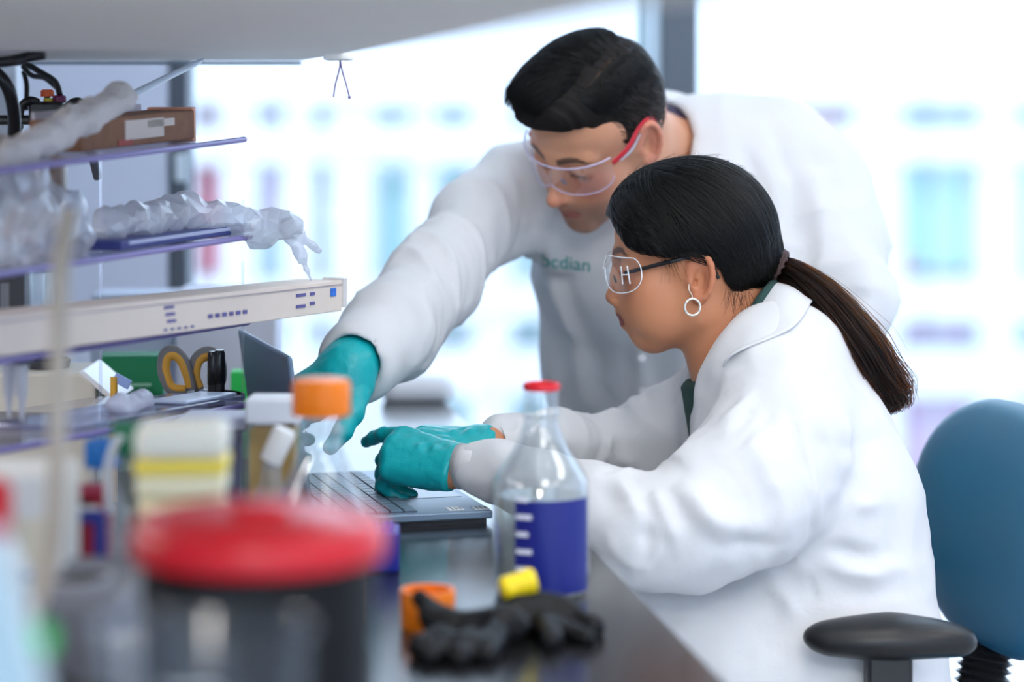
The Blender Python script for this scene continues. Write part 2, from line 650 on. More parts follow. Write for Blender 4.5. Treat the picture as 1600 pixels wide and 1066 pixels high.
# outside: pavement and the building across the street
structure(box('pavement', (0, 25, -4.05), (120, 40.8, .1), mat('pale_paving', srgb(205, 205, 205), .8, noise=.06, nscale=2)))
BY = 26.0
bs = BY / FPX
bd = empty('building', (0, BY, -4), label='pale blurred building across the street with rows of teal and red windows', cat='building')
bm = bmesh.new()
def bx(px): return (px - 800) * bs
def bz(py): return CAM_Z - (py - 150) * bs + 4
cols = [(-260, -170), (-80, 10), (80, 170), (300, 345), (400, 442), (490, 514), (584, 642), (680, 736), (800, 856), (905, 962), (1010, 1066), (1115, 1170), (1226, 1334), (1410, 1530), (1592, 1712), (1780, 1900), (1970, 2090)]
rows = [(165, 197), (255, 440), (500, 545), (620, 800), (860, 900)]
x0, x1 = bx(-420), bx(2250)
ys = [-30] + [v for r in rows for v in r] + [1010]
for a, b in zip(ys[0::2], ys[1::2]):
    add_box(bm, ((x0 + x1) / 2, .25, (bz(a) + bz(b)) / 2), (x1 - x0, .5, bz(a) - bz(b)))
for (ra, rb) in rows:
    ed = [-420] + [v for c in cols for v in c] + [2250]
    for a, b in zip(ed[0::2], ed[1::2]):
        add_box(bm, ((bx(a) + bx(b)) / 2, .27, (bz(ra) + bz(rb)) / 2), (bx(b) - bx(a), .46, bz(ra) - bz(rb) + .002))
add_box(bm, ((x0 + x1) / 2, 4.3, bz(490)), (x1 - x0, 7.0, bz(-30) - bz(1010)))
bm_obj('wall', bm, mat('white_render', srgb(192, 195, 201), .8), bd)
FR = mat('window_frame_white', srgb(186, 192, 198), .5)
TEALP = mat('teal_pane', srgb(140, 176, 178), .3)
TEALP2 = mat('pale_teal_pane', srgb(156, 182, 184), .3)
REDP = mat('red_blind', srgb(176, 64, 88), .5)
VIOP = mat('violet_blind', srgb(168, 146, 172), .5)
pick = {3: REDP, 4: VIOP}
for ri, (ra, rb) in enumerate(rows):
    for ci, (ca, cb) in enumerate(cols):
        w, h = bx(cb) - bx(ca), bz(ra) - bz(rb)
        bmf = bmesh.new()
        t = .05
        for s in (-1, 1):
            add_box(bmf, (s * (w / 2 - t / 2), 0, 0), (t, .08, h)); add_box(bmf, (0, 0, s * (h / 2 - t / 2)), (w - 2 * t, .08, t))
        if w > .6: add_box(bmf, (0, 0, 0), (.04, .06, h - 2 * t))
        f = bm_obj('window', bmf, FR, bd)
        f.location = ((bx(ca) + bx(cb)) / 2, .30, (bz(ra) + bz(rb)) / 2)
        m = TEALP if (ri + ci) % 3 else TEALP2
        if ri == 3 and ci in (13, 14): m = VIOP
        if ci == 3: m = REDP
        if ci == 4 and ri == 0: m = VIOP
        if ci == 12: m = REDP if ri == 0 else VIOP
        if ci == 13 and ri == 2: m = VIOP
        if ci == 4 and ri == 1:
            box('pane', (0, .02, h * .22), (w - .06, .03, h * .5), VIOP, f); box('pane', (0, .02, -h * .27), (w - .06, .03, h * .45), TEALP2, f)
        elif ci == 13 and ri == 1:
            box('pane', (0, .02, h * .03), (w - .06, .03, h * .88), TEALP, f); box('pane', (-w * .4, -.0, -h * .38), (w * .13, .03, h * .22), REDP, f)
        else:
            box('pane', (0, .02, 0), (w - .06, .03, h - .06), m, f)

# overhead cabinet: its underside fills the top left
hz = 1.328
def hood_x(y): return -.288 + .175 * (3.3 - y)
hd = empty('overhead_cabinet', (0, 0, 0), label='pale overhead cabinet hanging above the cluttered left side of the bench', cat='cabinet')
prism('body', [(hood_x(3.3), 3.3), (-1.62, 3.28), (-1.62, .20), (hood_x(.20), .20)], .45, PALE, hd, .004, Matrix.Translation((0, 0, hz)))
bm = bmesh.new()
a, b = Vector((hood_x(3.3), 3.305, hz - .003)), Vector((-1.62, 3.285, hz - .003))
add_tube(bm, [a, b], .0022, 6)
bm_obj('edge_strip', bm, mat('grey_strip', srgb(120, 130, 145), .5), hd)
q = P(545, 88, 2.78)
box('bracket', (q.x - .012, q.y, hz - .003), (.03, .06, .008), PALE, hd, .002)

tl = empty('fill_strip', (-.15, .45, hz), label='slim unseen fill light added under the overhead cabinet to brighten the nearest bench things', cat='lamp')  # casing for the near fill lamp, added out of view
box('housing', (0, 0, -.002), (.08, .44, .006), mat('white_metal', srgb(235, 235, 235), .4), tl, .001)
box('diffuser', (0, 0, -.006), (.06, .40, .003), mat('lit_diffuser', (1, 1, 1, 1), .5, emit=(1, .97, .93, 1), estr=3.0), tl)
tl = empty('fill_strip', (-.95, 2.10, hz), label='long unseen fill light added under the overhead cabinet left of the clear shelves', cat='lamp')  # casing for the far fill lamp, added out of view
box('housing', (0, 0, -.002), (.08, 1.04, .006), mat('white_metal', srgb(235, 235, 235), .4), tl, .001)
box('diffuser', (0, 0, -.006), (.06, 1.0, .003), mat('lit_diffuser', (1, 1, 1, 1), .5, emit=(1, .97, .93, 1), estr=3.0), tl)
# bench
b = empty('lab_bench', (0, 0, 0), label='long black laboratory bench with a glossy worktop running to the window', cat='bench')
yn, yf = .3, 4.25
prism('worktop', [(edge_x(yn), yn), (edge_x(yf), yf), (-1.68, yf), (-1.68, yn)], .03, mat('black_epoxy', (.016, .016, .018, 1), .20, spec=.7, bump=.03, bscale=14), b, .004, Matrix.Translation((0, 0, BZ - .03)))
DK = mat('dark_frame', (.02, .02, .022, 1), .5)
for y in (.6, 2.2, 4.0):
    for x in (edge_x(y) - .10, -1.5):
        box('leg', (x, y, (BZ - .03) / 2), (.05, .05, BZ - .03), DK, b, .003)
box('apron', (-1.5, 2.2, BZ - .075), (.04, 3.7, .09), DK, b)
# ================================================================== heads
def frame(f, l, c, s):
    """head frame: f forward, l to the person's left, c centre between the ears, s scale"""
    f = np.array(f, float); f /= np.linalg.norm(f)
    l = np.array(l, float); l -= f * (l @ f); l /= np.linalg.norm(l)
    u = np.cross(f, l)
    return np.stack([f, l, u], 1), np.array(c, float), s


class Head:
    """writes a head into a field; local axes x forward, y to the left, z up, origin between the ear holes"""
    def __init__(self, fr, **kw):
        self.R, self.c, self.s = fr
        self.kw = kw

    def w(self, p):
        return self.c + self.R @ (np.array(p, float) * self.s)

    def loc(self, V):
        return ((V - self.c) @ self.R) / self.s

    def build(self, S):
        s, R, w = self.s, self.R, self.w
        K = self.kw.get
        def E(c, r, k=.01, op='add', rot=None):
            RR = R if rot is None else R @ np.array(rot)
            S.ell(w(c), [q * s for q in r], RR, k * s, op)
        def C(a, b, ra, rb, k=.01, op='add', **kw):
            S.cone(w(a), w(b), ra * s, rb * s, k * s, op, **kw)
        jw = K('jaw', 1.0)          # jaw width
        fl = K('face_len', 1.0)     # lower face length
        zz = lambda z: z * fl if z < 0 else z
        rc = K('recede', 0.0)       # how far the chin lies back
        E((-.012, 0, .045), (.092, .075, .082), .02)                    # cranium
        E((.036, 0, .050), (.054, .062, .060), .03)                     # forehead
        E((-.03, 0, .02), (.066, .066, .062), .03)                      # occiput
        E((.036, 0, zz(-.022)), (.054, .055, .070), .03)                # mid face
        for q in (1, -1):
            C((.072 - rc, q * .008, zz(-.088)), (.004, q * .047 * jw, zz(-.056)), .016, .014, .03)    # jaw line
            C((.004, q * .047 * jw, zz(-.056)), (.0, q * .059, .0), .014, .013, .03)
            E((.058, q * .040, zz(-.012)), (.026, .022, .022), .02)                         # cheek bone
            E((.050, q * .034, zz(-.045)), (.034, .022, .034), .03)                         # cheek
            C((.088, q * .012, .030), (.074, q * .044, .030), .009, .009, .014)             # brow
        E((.075 - rc * .4, 0, zz(-.055)), (.027, .028, .030), .02)                # muzzle
        E((.079 - rc, 0, zz(-.088)), (.018, .020, .017), .014)               # chin
        for q in (1, -1):
            E((.099, q * .033, .012), (.016, .018, .012), .012, 'sub')  # sockets
            E((.078, q * .032, .011), (.0155, .0175, .0135), .006)       # lids
            C((.0955, q * .023, .0075), (.0905, q * .042, .0075), .0030, .0026, .002, 'sub')  # gap between the lids
        np_ = K('nose', 1.0)
        tip = (.100 + .016 * np_, 0, zz(-.026))
        C((.082, 0, .030), (.084, 0, -.004), .0100, .0125, .014)
        C((.084, 0, -.004), (.087, 0, zz(-.026)), .0125, .0150, .012)
        E((.070, 0, zz(-.032)), (.030, .034, .026), .020)
        C((.0905, 0, .022), (.096, 0, .004), .0070, .0070, .010)
        C((.096, 0, .004), (tip[0] - .003, 0, tip[2] + .003), .0075, .0090, .008)
        E(tip, (.0105, .0110, .0098), .006)
        for q in (1, -1):
            E((.0985, q * .0130, zz(-.030)), (.0115, .0072, .0085), .005)
            E((.106, q * .0065, zz(-.0385)), (.006, .0036, .0040), .003, 'sub')
        up = K('lips', 1.0)
        mo = K('mouth_open', 0.0)
        lx = .1015 - rc * .35 + K('pout', 0.0)
        C((lx - .001, 0, zz(-.0375)), (lx - .001, 0, zz(-.046)), .0065, .0065, .006)           # philtrum column
        for q in (1, -1):
            C((lx, q * .003, zz(-.0505)), (lx - .0150, q * .022, zz(-.0555)), .0056 * up, .0028, .004)
            C((lx - .002 - rc * .2, q * .003, zz(-.0620) - mo), (lx - .0150, q * .020, zz(-.0580) - mo * .5), .0064 * up, .0030, .004)
            C((lx + .013, 0, zz(-.0562) - mo * .5), (lx - .0095, q * .0235, zz(-.0567) - mo * .4), .0014 + mo * .35, .0010, .0022, 'sub')
        es = K('ear', 1.0)
        for q in (1, -1):
            a = math.radians(12)
            tilt = [[math.cos(a), 0, -math.sin(a)], [0, 1, 0], [math.sin(a), 0, math.cos(a)]]
            b = math.radians(-22 * q)
            out = np.array([[math.cos(b), -math.sin(b), 0], [math.sin(b), math.cos(b), 0], [0, 0, 1]])
            rot = out @ np.array(tilt)
            ey = K('ear_y', .0735); ez = K('ear_z', 0.0); ex_ = K('ear_x', 0.0)
            E((-.008 + ex_, q * ey, .004 + ez), (.018 * es, .0065, .030 * es), .006, rot=rot)
            pts = []
            for t in np.linspace(-.15, 1.05, 13):                      # helix rim
                th = math.radians(70 + 235 * (1 - t) - 165)
                v = rot @ np.array([.0165 * es * math.cos(th + PI) , q * .0065, .0285 * es * math.sin(th)])
                pts.append((-.008 + ex_ + v[0], q * ey + v[1], .004 + ez + v[2]))
            E((-.003 + ex_, q * (ey + .0080), .000 + ez), (.0088 * es, .0105, .0150 * es), .003, 'sub', rot=rot)
            E((.001 + ex_, q * (ey - .001), -.003 + ez), (.0040, .0080, .0050), .003, 'sub')
            E((-.010 + ex_, q * (ey + .0095), .014 + ez), (.0060 * es, .0050, .0085 * es), .004, 'sub', rot=rot)
            for i in range(12):
                C(pts[i], pts[i + 1], .0040, .0040, .0025)
            E((-.001 + ex_, q * (ey + .001), -.024 * es + ez), (.0085, .0050, .0090), .005)          # lobe
            E((.008 + ex_, q * (ey - .001), -.002 + ez), (.0050, .0045, .0075), .004)                # tragus

    def colours(self, V, base, lip, brow=None, stubble=None, blush=None, brow_z=.037):
        """the skin's own colouring, a colour per vertex"""
        L = self.loc(V)
        K = self.kw.get
        fl = K('face_len', 1.0); mo = K('mouth_open', 0.0); rc = K('recede', 0.0)
        x, y, z = L.T
        z = np.where(z < 0, z / fl, z)
        col = np.tile(np.array(base[:3], float), (len(V), 1))
        def mixc(m, c):
            col[:] = col * (1 - m[:, None]) + np.array(c[:3])[None] * m[:, None]
        sm = lambda a, b, t: np.clip((t - a) / (b - a), 0, 1) ** 2 * (3 - 2 * np.clip((t - a) / (b - a), 0, 1))
        if blush is not None:
            d = np.exp(-(((x - .075) / .035) ** 2 + ((np.abs(y) - .042) / .020) ** 2 + ((z + .015) / .022) ** 2))
            d = np.maximum(d, .9 * np.exp(-(((x - .113) / .016) ** 2 + (y / .016) ** 2 + ((z + .028) / .014) ** 2)))
            d = np.maximum(d, .8 * (sm(.072, .080, np.abs(y)) * (np.abs(x + .006) < .03)))
            mixc(d * .6, blush)
        if stubble is not None:
            m = sm(-.030, -.052, z) * sm(.0, .03, x) + .6 * sm(.035, .02, x) * sm(-.01, -.03, z) * sm(-.02, .0, x)
            m = np.clip(m, 0, 1) * sm(-.135, -.105, z)
            mixc(m * .55, stubble)
        e = ((x - .097 + rc * .4) / .022) ** 2 + (y / .0225) ** 2 + np.where(z > -.0565, ((z + .0555) / .0078) ** 2, ((z + .0590) / (.0100 + mo)) ** 2)
        mixc(sm(1.05, .75, e) * sm(.074 - rc * .4, .080 - rc * .4, x) * .9, lip)
        if brow is not None:
            yy = np.abs(y)
            zc = brow_z + .004 * np.sin(np.clip((yy - .012) / .04, 0, 1) * PI) - .003 * sm(.038, .052, yy)
            hw = .0050 * (1 - .55 * sm(.025, .052, yy))
            m = sm(1.2, .7, np.abs(z - zc) / hw) * sm(.008, .013, yy) * sm(.055, .048, yy) * (x > .04)
            mixc(m * .85, brow)
        return col


def eyes(head, parent, iris, look=(1, 0, -.35)):
    """eyeballs with iris and pupil, and the lashes along the lids"""
    s = head.s
    lk = Vector(head.R @ (np.array(look, float) / np.linalg.norm(look)))
    q4 = lk.to_track_quat('Z', 'Y').to_matrix()
    for q in (1, -1):
        c = Vector(head.w((.0790, q * .032, .0100)))
        r = .0122 * s
        e = lathe('eye', [(r * math.sin(t), r * math.cos(t)) for t in np.linspace(.45, PI, 14)], mat('eye_white', srgb(215, 205, 200), .15), parent, 24, c, q4)
        lathe('iris', [(0, r * .93)] + [(r * math.sin(t), r * math.cos(t)) for t in (.22, .45)], mat('iris', iris, .1), e, 24, c, q4)
        lathe('pupil', [(0, r * 1.0), (r * .2, r * .985), (r * .21, r * .95)], mat('pupil', (.004, .004, .004, 1), .1), e, 16, c, q4)
        pts = [head.w((.0925 - .25 * abs(t - .45) ** 2 * .02 - .003 * t, q * (.021 + .024 * t), .0105 - .0045 * abs(2 * t - 1) ** 2)) for t in np.linspace(0, 1, 9)]
        tube('eyelashes', pts, [.0006 * s, .0013 * s, .0006 * s], mat('lash', (.01, .008, .007, 1), .6), parent, 6, n=3)
# ================================================================== hands, hair and cloth tools
def unit(v):
    v = np.array(v, float)
    return v / np.linalg.norm(v)


class Hand:
    """x runs from the wrist to the fingers, y to the thumb, z out of the back of the hand"""
    MCP = [(.090, .027, .000), (.094, .006, .003), (.089, -.014, .001), (.080, -.032, -.004)]
    LEN = [(.041, .025, .020), (.045, .029, .021), (.041, .027, .021), (.033, .020, .018)]

    def __init__(self, o, X, Y, Z, sc=1.0):
        self.o = np.array(o, float)
        X = unit(X); Z = np.array(Z, float); Z = unit(Z - X * (Z @ X))
        Yc = np.cross(Z, X)
        if Yc @ np.array(Y, float) < 0: Yc = -Yc
        self.X, self.Y, self.Z, self.sc = X, Yc, Z, sc

    def w(self, p):
        return self.o + self.sc * (self.X * p[0] + self.Y * p[1] + self.Z * p[2])

    def build(self, S, curls, thumb, r=1.0, spread=(.10, .02, -.05, -.12), stub=.05):
        w, sc = self.w, self.sc
        for i, m in enumerate(self.MCP):
            S.cone(w((.004, m[1] * .55, -.003)), w((m[0], m[1], m[2] - .004)), .0150 * r * sc, .0118 * r * sc, .016 * sc)
            S.cone(w((.030, m[1] * .7, -.012)), w((m[0] - .010, m[1], m[2] - .012)), .0120 * r * sc, .0095 * r * sc, .012 * sc)
            a = 0.0
            p = np.array([m[0], m[1], m[2] - .003])
            rr = [.0104, .0094, .0084, .0072]
            f = .88 if i == 3 else 1.0
            for j in range(3):
                a += math.radians(curls[i][j])
                q = p + self.LEN[i][j] * np.array([math.cos(a), spread[i] * math.cos(a), -math.sin(a)])
                S.cone(w(p), w(q), rr[j] * f * r * sc, rr[j + 1] * f * r * sc, .0045 * sc)
                p = q
        rr = [.0150, .0125, .0105, .0085]
        for j in range(3):
            S.cone(w(thumb[j]), w(thumb[j + 1]), rr[j] * r * sc, rr[j + 1] * r * sc, .008 * sc)
        S.cone(w((-stub, 0, -.002)), w((.008, 0, -.003)), .0245 * r * sc, .0255 * r * sc, .02 * sc, flat=.80, flat_dir=self.Z)


def poly_sdf(px, pz, pts):
    pts = np.array(pts, float)
    d = np.full(px.shape, 1e9)
    inside = np.zeros(px.shape, bool)
    n = len(pts)
    for i in range(n):
        a = pts[i]; b = pts[(i + 1) % n]
        e = b - a
        t = np.clip(((px - a[0]) * e[0] + (pz - a[1]) * e[1]) / (e @ e), 0, 1)
        d = np.minimum(d, np.hypot(px - a[0] - t * e[0], pz - a[1] - t * e[1]))
        c = (a[1] > pz) != (b[1] > pz)
        xi = a[0] + (pz - a[1]) / (e[1] if abs(e[1]) > 1e-9 else 1e-9) * e[0]
        inside ^= c & (px < xi)
    return np.where(inside, -d, d)


def cut_poly(S, fr, pts, k=.006, ymin=None, ymax=None):
    """take away the prism over pts (local x, z of frame fr), optionally only between two local y"""
    R, c, s = fr
    g = np.stack(np.meshgrid(*S.ax, indexing='ij'), -1)
    L = ((g - c) @ R) / s
    d = poly_sdf(L[..., 0], L[..., 2], pts) * s
    if ymin is not None: d = np.maximum(d, (ymin - L[..., 1]) * s)
    if ymax is not None: d = np.maximum(d, (L[..., 1] - ymax) * s)
    S._mix((slice(None),) * 3, d.astype(np.float32), k, 'sub')


def sampler(S):
    """distance and outward direction of a uniform field at points"""
    a0 = np.array([a[0] for a in S.ax]); h = np.array([a[1] - a[0] for a in S.ax]); n = np.array(S.D.shape)

    def val(p):
        q = np.clip((p - a0) / h, 0, n - 1.001)
        i = q.astype(int); f = q - i
        out = 0
        for a in (0, 1):
            for b in (0, 1):
                for c in (0, 1):
                    wt = (f[:, 0] if a else 1 - f[:, 0]) * (f[:, 1] if b else 1 - f[:, 1]) * (f[:, 2] if c else 1 - f[:, 2])
                    out = out + wt * S.D[i[:, 0] + a, i[:, 1] + b, i[:, 2] + c]
        return out

    def grad(p, e=.003):
        g = np.stack([val(p + np.eye(3)[k] * e) - val(p - np.eye(3)[k] * e) for k in range(3)], 1)
        return g / np.maximum(np.linalg.norm(g, axis=1), 1e-6)[:, None]
    return val, grad


def lay_on(S, pts, off, iters=5):
    """move points (n,3) onto the surface of S, off metres above it (array or number)"""
    val, grad = sampler(S)
    p = pts.copy()
    for _ in range(iters):
        d = np.clip(val(p) - off, -.03, .03)
        p = p - grad(p) * d[:, None]
    return p


def strip(name, inner, outer, th, mat_, parent, n=6, rows=7, bulge=(0, 0, 0)):
    """a cloth band between two curves, with thickness"""
    A = catmull(inner, n); B = catmull(outer, n)
    bm = bmesh.new()
    grid = []
    for i, (a, b) in enumerate(zip(A, B)):
        row = []
        for j in range(rows):
            t = j / (rows - 1)
            p = a.lerp(b, t) + Vector(bulge) * math.sin(PI * min(1, t * 1.15))
            row.append(bm.verts.new(p))
        grid.append(row)
    for i in range(len(grid) - 1):
        for j in range(rows - 1):
            bm.faces.new([grid[i][j], grid[i + 1][j], grid[i + 1][j + 1], grid[i][j + 1]])
    o = bm_obj(name, bm, mat_, parent, smooth=True)
    so = o.modifiers.new('thickness', 'SOLIDIFY'); so.thickness = th; so.offset = 0
    ss = o.modifiers.new('smooth', 'SUBSURF'); ss.levels = 1; ss.render_levels = 1
    return o


def wrinkle(V, N, path, reach, amp, seed, along=30.0, across=7.0):
    """slanting cloth folds that ring a limb: fine along its axis, long around it"""
    path = [np.array(p, float) for p in path]
    best = np.full(len(V), 9.0); S_ = np.zeros(len(V)); D_ = np.zeros((len(V), 3))
    acc = 0.0
    for a, b in zip(path, path[1:]):
        L = np.linalg.norm(b - a)
        d, t = seg_dist(V, a, b)
        m = d < best
        best[m] = d[m]; S_[m] = acc + t[m] * L
        acc += L
    w = np.clip((reach - best) / (reach * .35), 0, 1)
    sl = vnoise(V, 6, seed + 5) * 1.3
    q = np.stack([S_ * along * .75 + V[:, 2] * 16 - V[:, 1] * 10 + sl, V[:, 2] * across + sl, V[:, 1] * across], 1)
    n1 = vnoise(q, 1.0, seed)
    r = 1 - 2 * np.sqrt(np.abs(n1) + .0004)
    n2 = vnoise(q * np.array((1.9, 1.6, 1.6)), 1.0, seed + 1)
    return V + N * ((r * amp + (1 - 2 * np.abs(n2)) * amp * .35) * w)[:, None]


COTTON = mat('white_cotton', srgb(212, 212, 214), .85, spec=.2, bump=.35, bscale=35, bdist=.004, sheen=.1)
COTTON2 = mat('white_cotton_rib', srgb(214, 213, 214), .9, spec=.2, bump=.3, bscale=300, bdist=.001)
HAIR_CAP = mat('hair_cap', (.5, .5, .5, 1), .62, spec=.18, attr='col', bump=.5, bscale=260, bdist=.001)
SKIN_W = mat('skin_tan', srgb(190, 130, 95), .48, spec=.4, sss=.12, attr='col', bump=.06, bscale=500, bdist=.0006)
SKIN_M = mat('skin_light', srgb(205, 150, 120), .45, spec=.4, sss=.12, attr='col', bump=.08, bscale=500, bdist=.0006)
GLOVE = mat('nitrile', srgb(12, 168, 174), .38, spec=.5, bump=.5, bscale=55, bdist=.004, sss=.05)
HAIR_W = mat('hair_black', (.0035, .003, .0032, 1), .42, spec=.16)
HAIR_T = mat('hair_black_brown', (.022, .011, .009, 1), .40, spec=.5)
HAIR_M = mat('hair_dark', (.010, .008, .007, 1), .36, spec=.5)
BLACKP = mat('black_plastic', (.012, .012, .014, 1), .35)


def strand_mat(name, melanin, red):
    m = bpy.data.materials.new(name)
    m.use_nodes = True
    nt = m.node_tree
    nt.nodes.remove(nt.nodes['Principled BSDF'])
    h = nt.nodes.new('ShaderNodeBsdfHairPrincipled')
    h.parametrization = 'MELANIN'
    h.inputs['Melanin'].default_value = melanin
    h.inputs['Melanin Redness'].default_value = red
    h.inputs['Roughness'].default_value = .28
    h.inputs['IOR'].default_value = 1.33
    h.inputs['Radial Roughness'].default_value = .35
    nt.links.new(h.outputs[0], nt.nodes['Material Output'].inputs[0])
    return m


STRAND_W = strand_mat('hair_strand_black', 1.0, .3)
STRAND_T = strand_mat('hair_strand_brown', .86, .6)
# ================================================================== the seated woman
def build_woman():
    Ym = 2.97
    pitch = math.radians(7)
    fr = frame((-math.cos(pitch), 0.02, -math.sin(pitch)), (0, -1, 0), P(1080, 421, Ym), .95)
    H = Head(fr, jaw=.92, face_len=.88, recede=.014, nose=.25, lips=1.60, pout=-.0025, mouth_open=.0036, ear_z=-.008, ear_x=-.001, ear_y=.0745)
    # ---- joints (pixel of the photograph, metres from the lens)
    nb = P(1178, 600, Ym)
    sh_l, el_l, wr_l = P(1205, 640, 2.83), P(1000, 825, 2.74), P(712, 729, 2.875)
    sh_r, el_r, wr_r = P(1165, 620, 3.12), P(960, 720, 3.15), P(765, 694, 2.98)
    chest, waist, pelv = P(1225, 720, Ym), P(1275, 860, Ym), P(1310, 1010, Ym)
    hip = np.array(pelv) + np.array((0, 0, -.03))
    kn_l, kn_r = P(830, 1010, 2.90), P(800, 990, 3.16)
    # ---- body: one skin from scalp to feet
    c = fr[1]
    S = Field(axis(-.36, .68, .010, [(c[0] - .15, c[0] + .15, .0022)]),
              axis(2.62, 3.30, .010, [(Ym - .11, Ym + .11, .0022)]),
              axis(.02, 1.30, .010, [(c[2] - .15, c[2] + .17, .0022)]))
    H.build(S)
    S.cone(H.w((-.030, 0, -.015)), P(1163, 590, Ym), .050, .052, .03)
    S.cone(P(1150, 570, Ym), P(1200, 650, Ym), .050, .06, .04)
    S.cone(P(1222, 650, 2.86), P(1190, 640, 3.09), .040, .040, .04)
    for dy in (-.05, .05):
        off = Vector((0, dy, 0))
        S.chain([nb + Vector((.03, 0, -.03)) + off, chest + Vector((.015, 0, 0)) + off, waist + off, pelv + off], [.05, .075, .075, .09], .04)
    S.chain([P(1205, 660, 2.85), P(1150, 765, 2.80), P(1075, 812, 2.76), P(985, 822, 2.745), P(930, 790, 2.77), P(850, 752, 2.815), P(790, 738, 2.845), wr_l], [.038, .036, .033, .028, .028, .026, .022, .0205], .02)
    S.chain([sh_r, P(1040, 690, 3.14), P(960, 708, 3.15), P(870, 700, 3.08), P(785, 694, 3.0), wr_r], [.04, .034, .028, .025, .021, .0205], .02)
    for kn, dy in ((kn_l, -.08), (kn_r, .08)):
        S.chain([pelv + Vector((0, dy, -.02)), kn, Vector((kn.x + .08, kn.y, .10))], [.085, .058, .038], .03)
        S.cone((kn.x + .08, kn.y, .07), (kn.x - .08, kn.y, .05), .035, .028, .03)
    hl = Hand(wr_l, (-.86, .44, .20), (.3, .8, .5), (-.05, -.62, .78), .95)
    thumb_l = [(.015, .026, -.014), (.048, .046, -.026), (.076, .046, -.040), (.098, .036, -.050)]
    curl_l = [(24, 14, 6), (58, 62, 30), (66, 66, 35), (66, 62, 35)]
    hl.build(S, curl_l, thumb_l, .86, stub=0)
    hr = Hand(wr_r, (-.95, -.18, .12), (0, -.85, -.3), (.1, -.25, .95), .92)
    thumb_r = [(.015, .026, -.012), (.050, .050, -.016), (.080, .056, -.022), (.104, .050, -.030)]
    curl_r = [(30, 35, 20), (35, 38, 20), (38, 40, 20), (40, 40, 20)]
    hr.build(S, curl_r, thumb_r, .86, stub=0)
    V, F = S.mesh(1)
    base = np.array(srgb(198, 134, 98))
    col = H.colours(V, base, srgb(132, 60, 58), (.02, .013, .011), None, srgb(172, 98, 72), .034)
    body = np_mesh('person', V, F, SKIN_W, col=col)
    tag(body, 'person with black ponytail and hoop earring seated in white coat typing on laptop', 'person')
    eyes(H, body, srgb(45, 28, 20))

    # ---- trousers
    L_ = Field(axis(-.14, .62, .010), axis(2.70, 3.30, .010), axis(.06, .74, .010))
    for kn, dy in ((kn_l, -.08), (kn_r, .08)):
        L_.chain([pelv + Vector((0, dy, -.02)), kn, Vector((kn.x + .08, kn.y, .12))], [.094, .068, .050], .03)
    v, f = L_.mesh(1)
    np_mesh('trousers', v, f, mat('dark_trousers', srgb(40, 42, 52), .85), body)
    # ---- gloves
    for nm, hd, curl, th in (('glove', hl, curl_l, thumb_l), ('glove', hr, curl_r, thumb_r)):
        o = hd.w((.06, 0, -.02))
        G = Field(axis(o[0] - .13, o[0] + .13, .0022), axis(o[1] - .12, o[1] + .12, .0022), axis(o[2] - .12, o[2] + .12, .0022))
        hd.build(G, curl, th, 1.06, stub=.0)
        G.cone(hd.w((-.008, 0, -.003)), hd.w((.012, 0, -.003)), .0300 * hd.sc, .0268 * hd.sc, .006, flat=.85, flat_dir=hd.Z)
        G.half(hd.w((-.004, 0, 0)), -hd.X, .003)
        v, f = G.mesh(1)
        N = normals(v, f)
        v = v + N * (vnoise(v, 60, 3) * .0011 + vnoise(v, 130, 5) * .0005)[:, None]
        for t in range(5):
            a = hd.w((.000 + .010 * t, -.03, .012 - .004 * t)); b = hd.w((.012 + .012 * t, .02, .024))
            v = fold(v, N, [a, b], .0022 * (-1) ** t, .0035)
        np_mesh(nm, v, f, GLOVE, body)

    # ---- shirt at the neck
    T = Field(axis(.14, .52, .004), axis(2.80, 3.14, .004), axis(.80, 1.16, .004))
    T.cone(P(1128, 512, Ym), P(1165, 590, Ym), .052, .064, .02)
    T.cone(P(1150, 580, Ym), P(1180, 660, Ym), .07, .085, .03)
    T.cone(P(1178, 640, Ym - .08), P(1178, 640, Ym + .08), .060, .060, .03)
    T.half(P(1132, 508, Ym), Vector(P(1132, 508, Ym)) - Vector(P(1157, 570, Ym)), .004)
    T.half(P(1150, 560, Ym), (-.45, 0, .9), .004)
    v, f = T.mesh(1)
    np_mesh('knit_shirt', v, f, mat('green_knit', srgb(38, 66, 62), .9, bump=.6, bscale=250, bdist=.002), body)

    q = lambda px, py, d: P(px, py, Ym + d)
    tube('shirt_collar', [q(1140, 548, -.058), q(1163, 512, -.060), q(1186, 472, -.054), q(1203, 450, -.034), q(1210, 442, 0), q(1203, 450, .034), q(1186, 472, .054), q(1163, 512, .060)], .0062,
         MATS['green_knit'], bpy.data.objects['knit_shirt'], 10)
    # ---- coat
    A = Field(axis(-.10, .70, .0048), axis(2.60, 3.32, .0048), axis(.36, 1.12, .0048))
    for dy in (-.055, .055):
        off = Vector((0, dy, 0))
        A.chain([P(1195, 590, Ym) + off, P(1230, 690, Ym) + off, P(1272, 800, Ym) + off, P(1300, 930, Ym) + off, P(1315, 1060, Ym) + off],
                [.082, .112, .112, .105, .115], .05)
    A.cone(sh_l + Vector((.01, .02, -.005)), sh_r + Vector((.0, -.02, 0)), .070, .070, .05)
    A.cone(P(1228, 562, Ym - .05), P(1228, 562, Ym + .05), .060, .060, .05)
    # near sleeve, wide and slack
    slv = [P(1215, 690, 2.83), P(1160, 770, 2.79), P(1075, 815, 2.76), P(985, 830, 2.745), P(930, 795, 2.77), P(850, 755, 2.815), P(790, 738, 2.845)]
    B = Field(*A.ax)
    B.chain(slv, [.092, .084, .064, .050, .048, .034, .029], .03)
    B.cone(P(1250, 800, 2.81), P(1010, 866, 2.74), .034, .020, .04)          # slack cloth under the arm
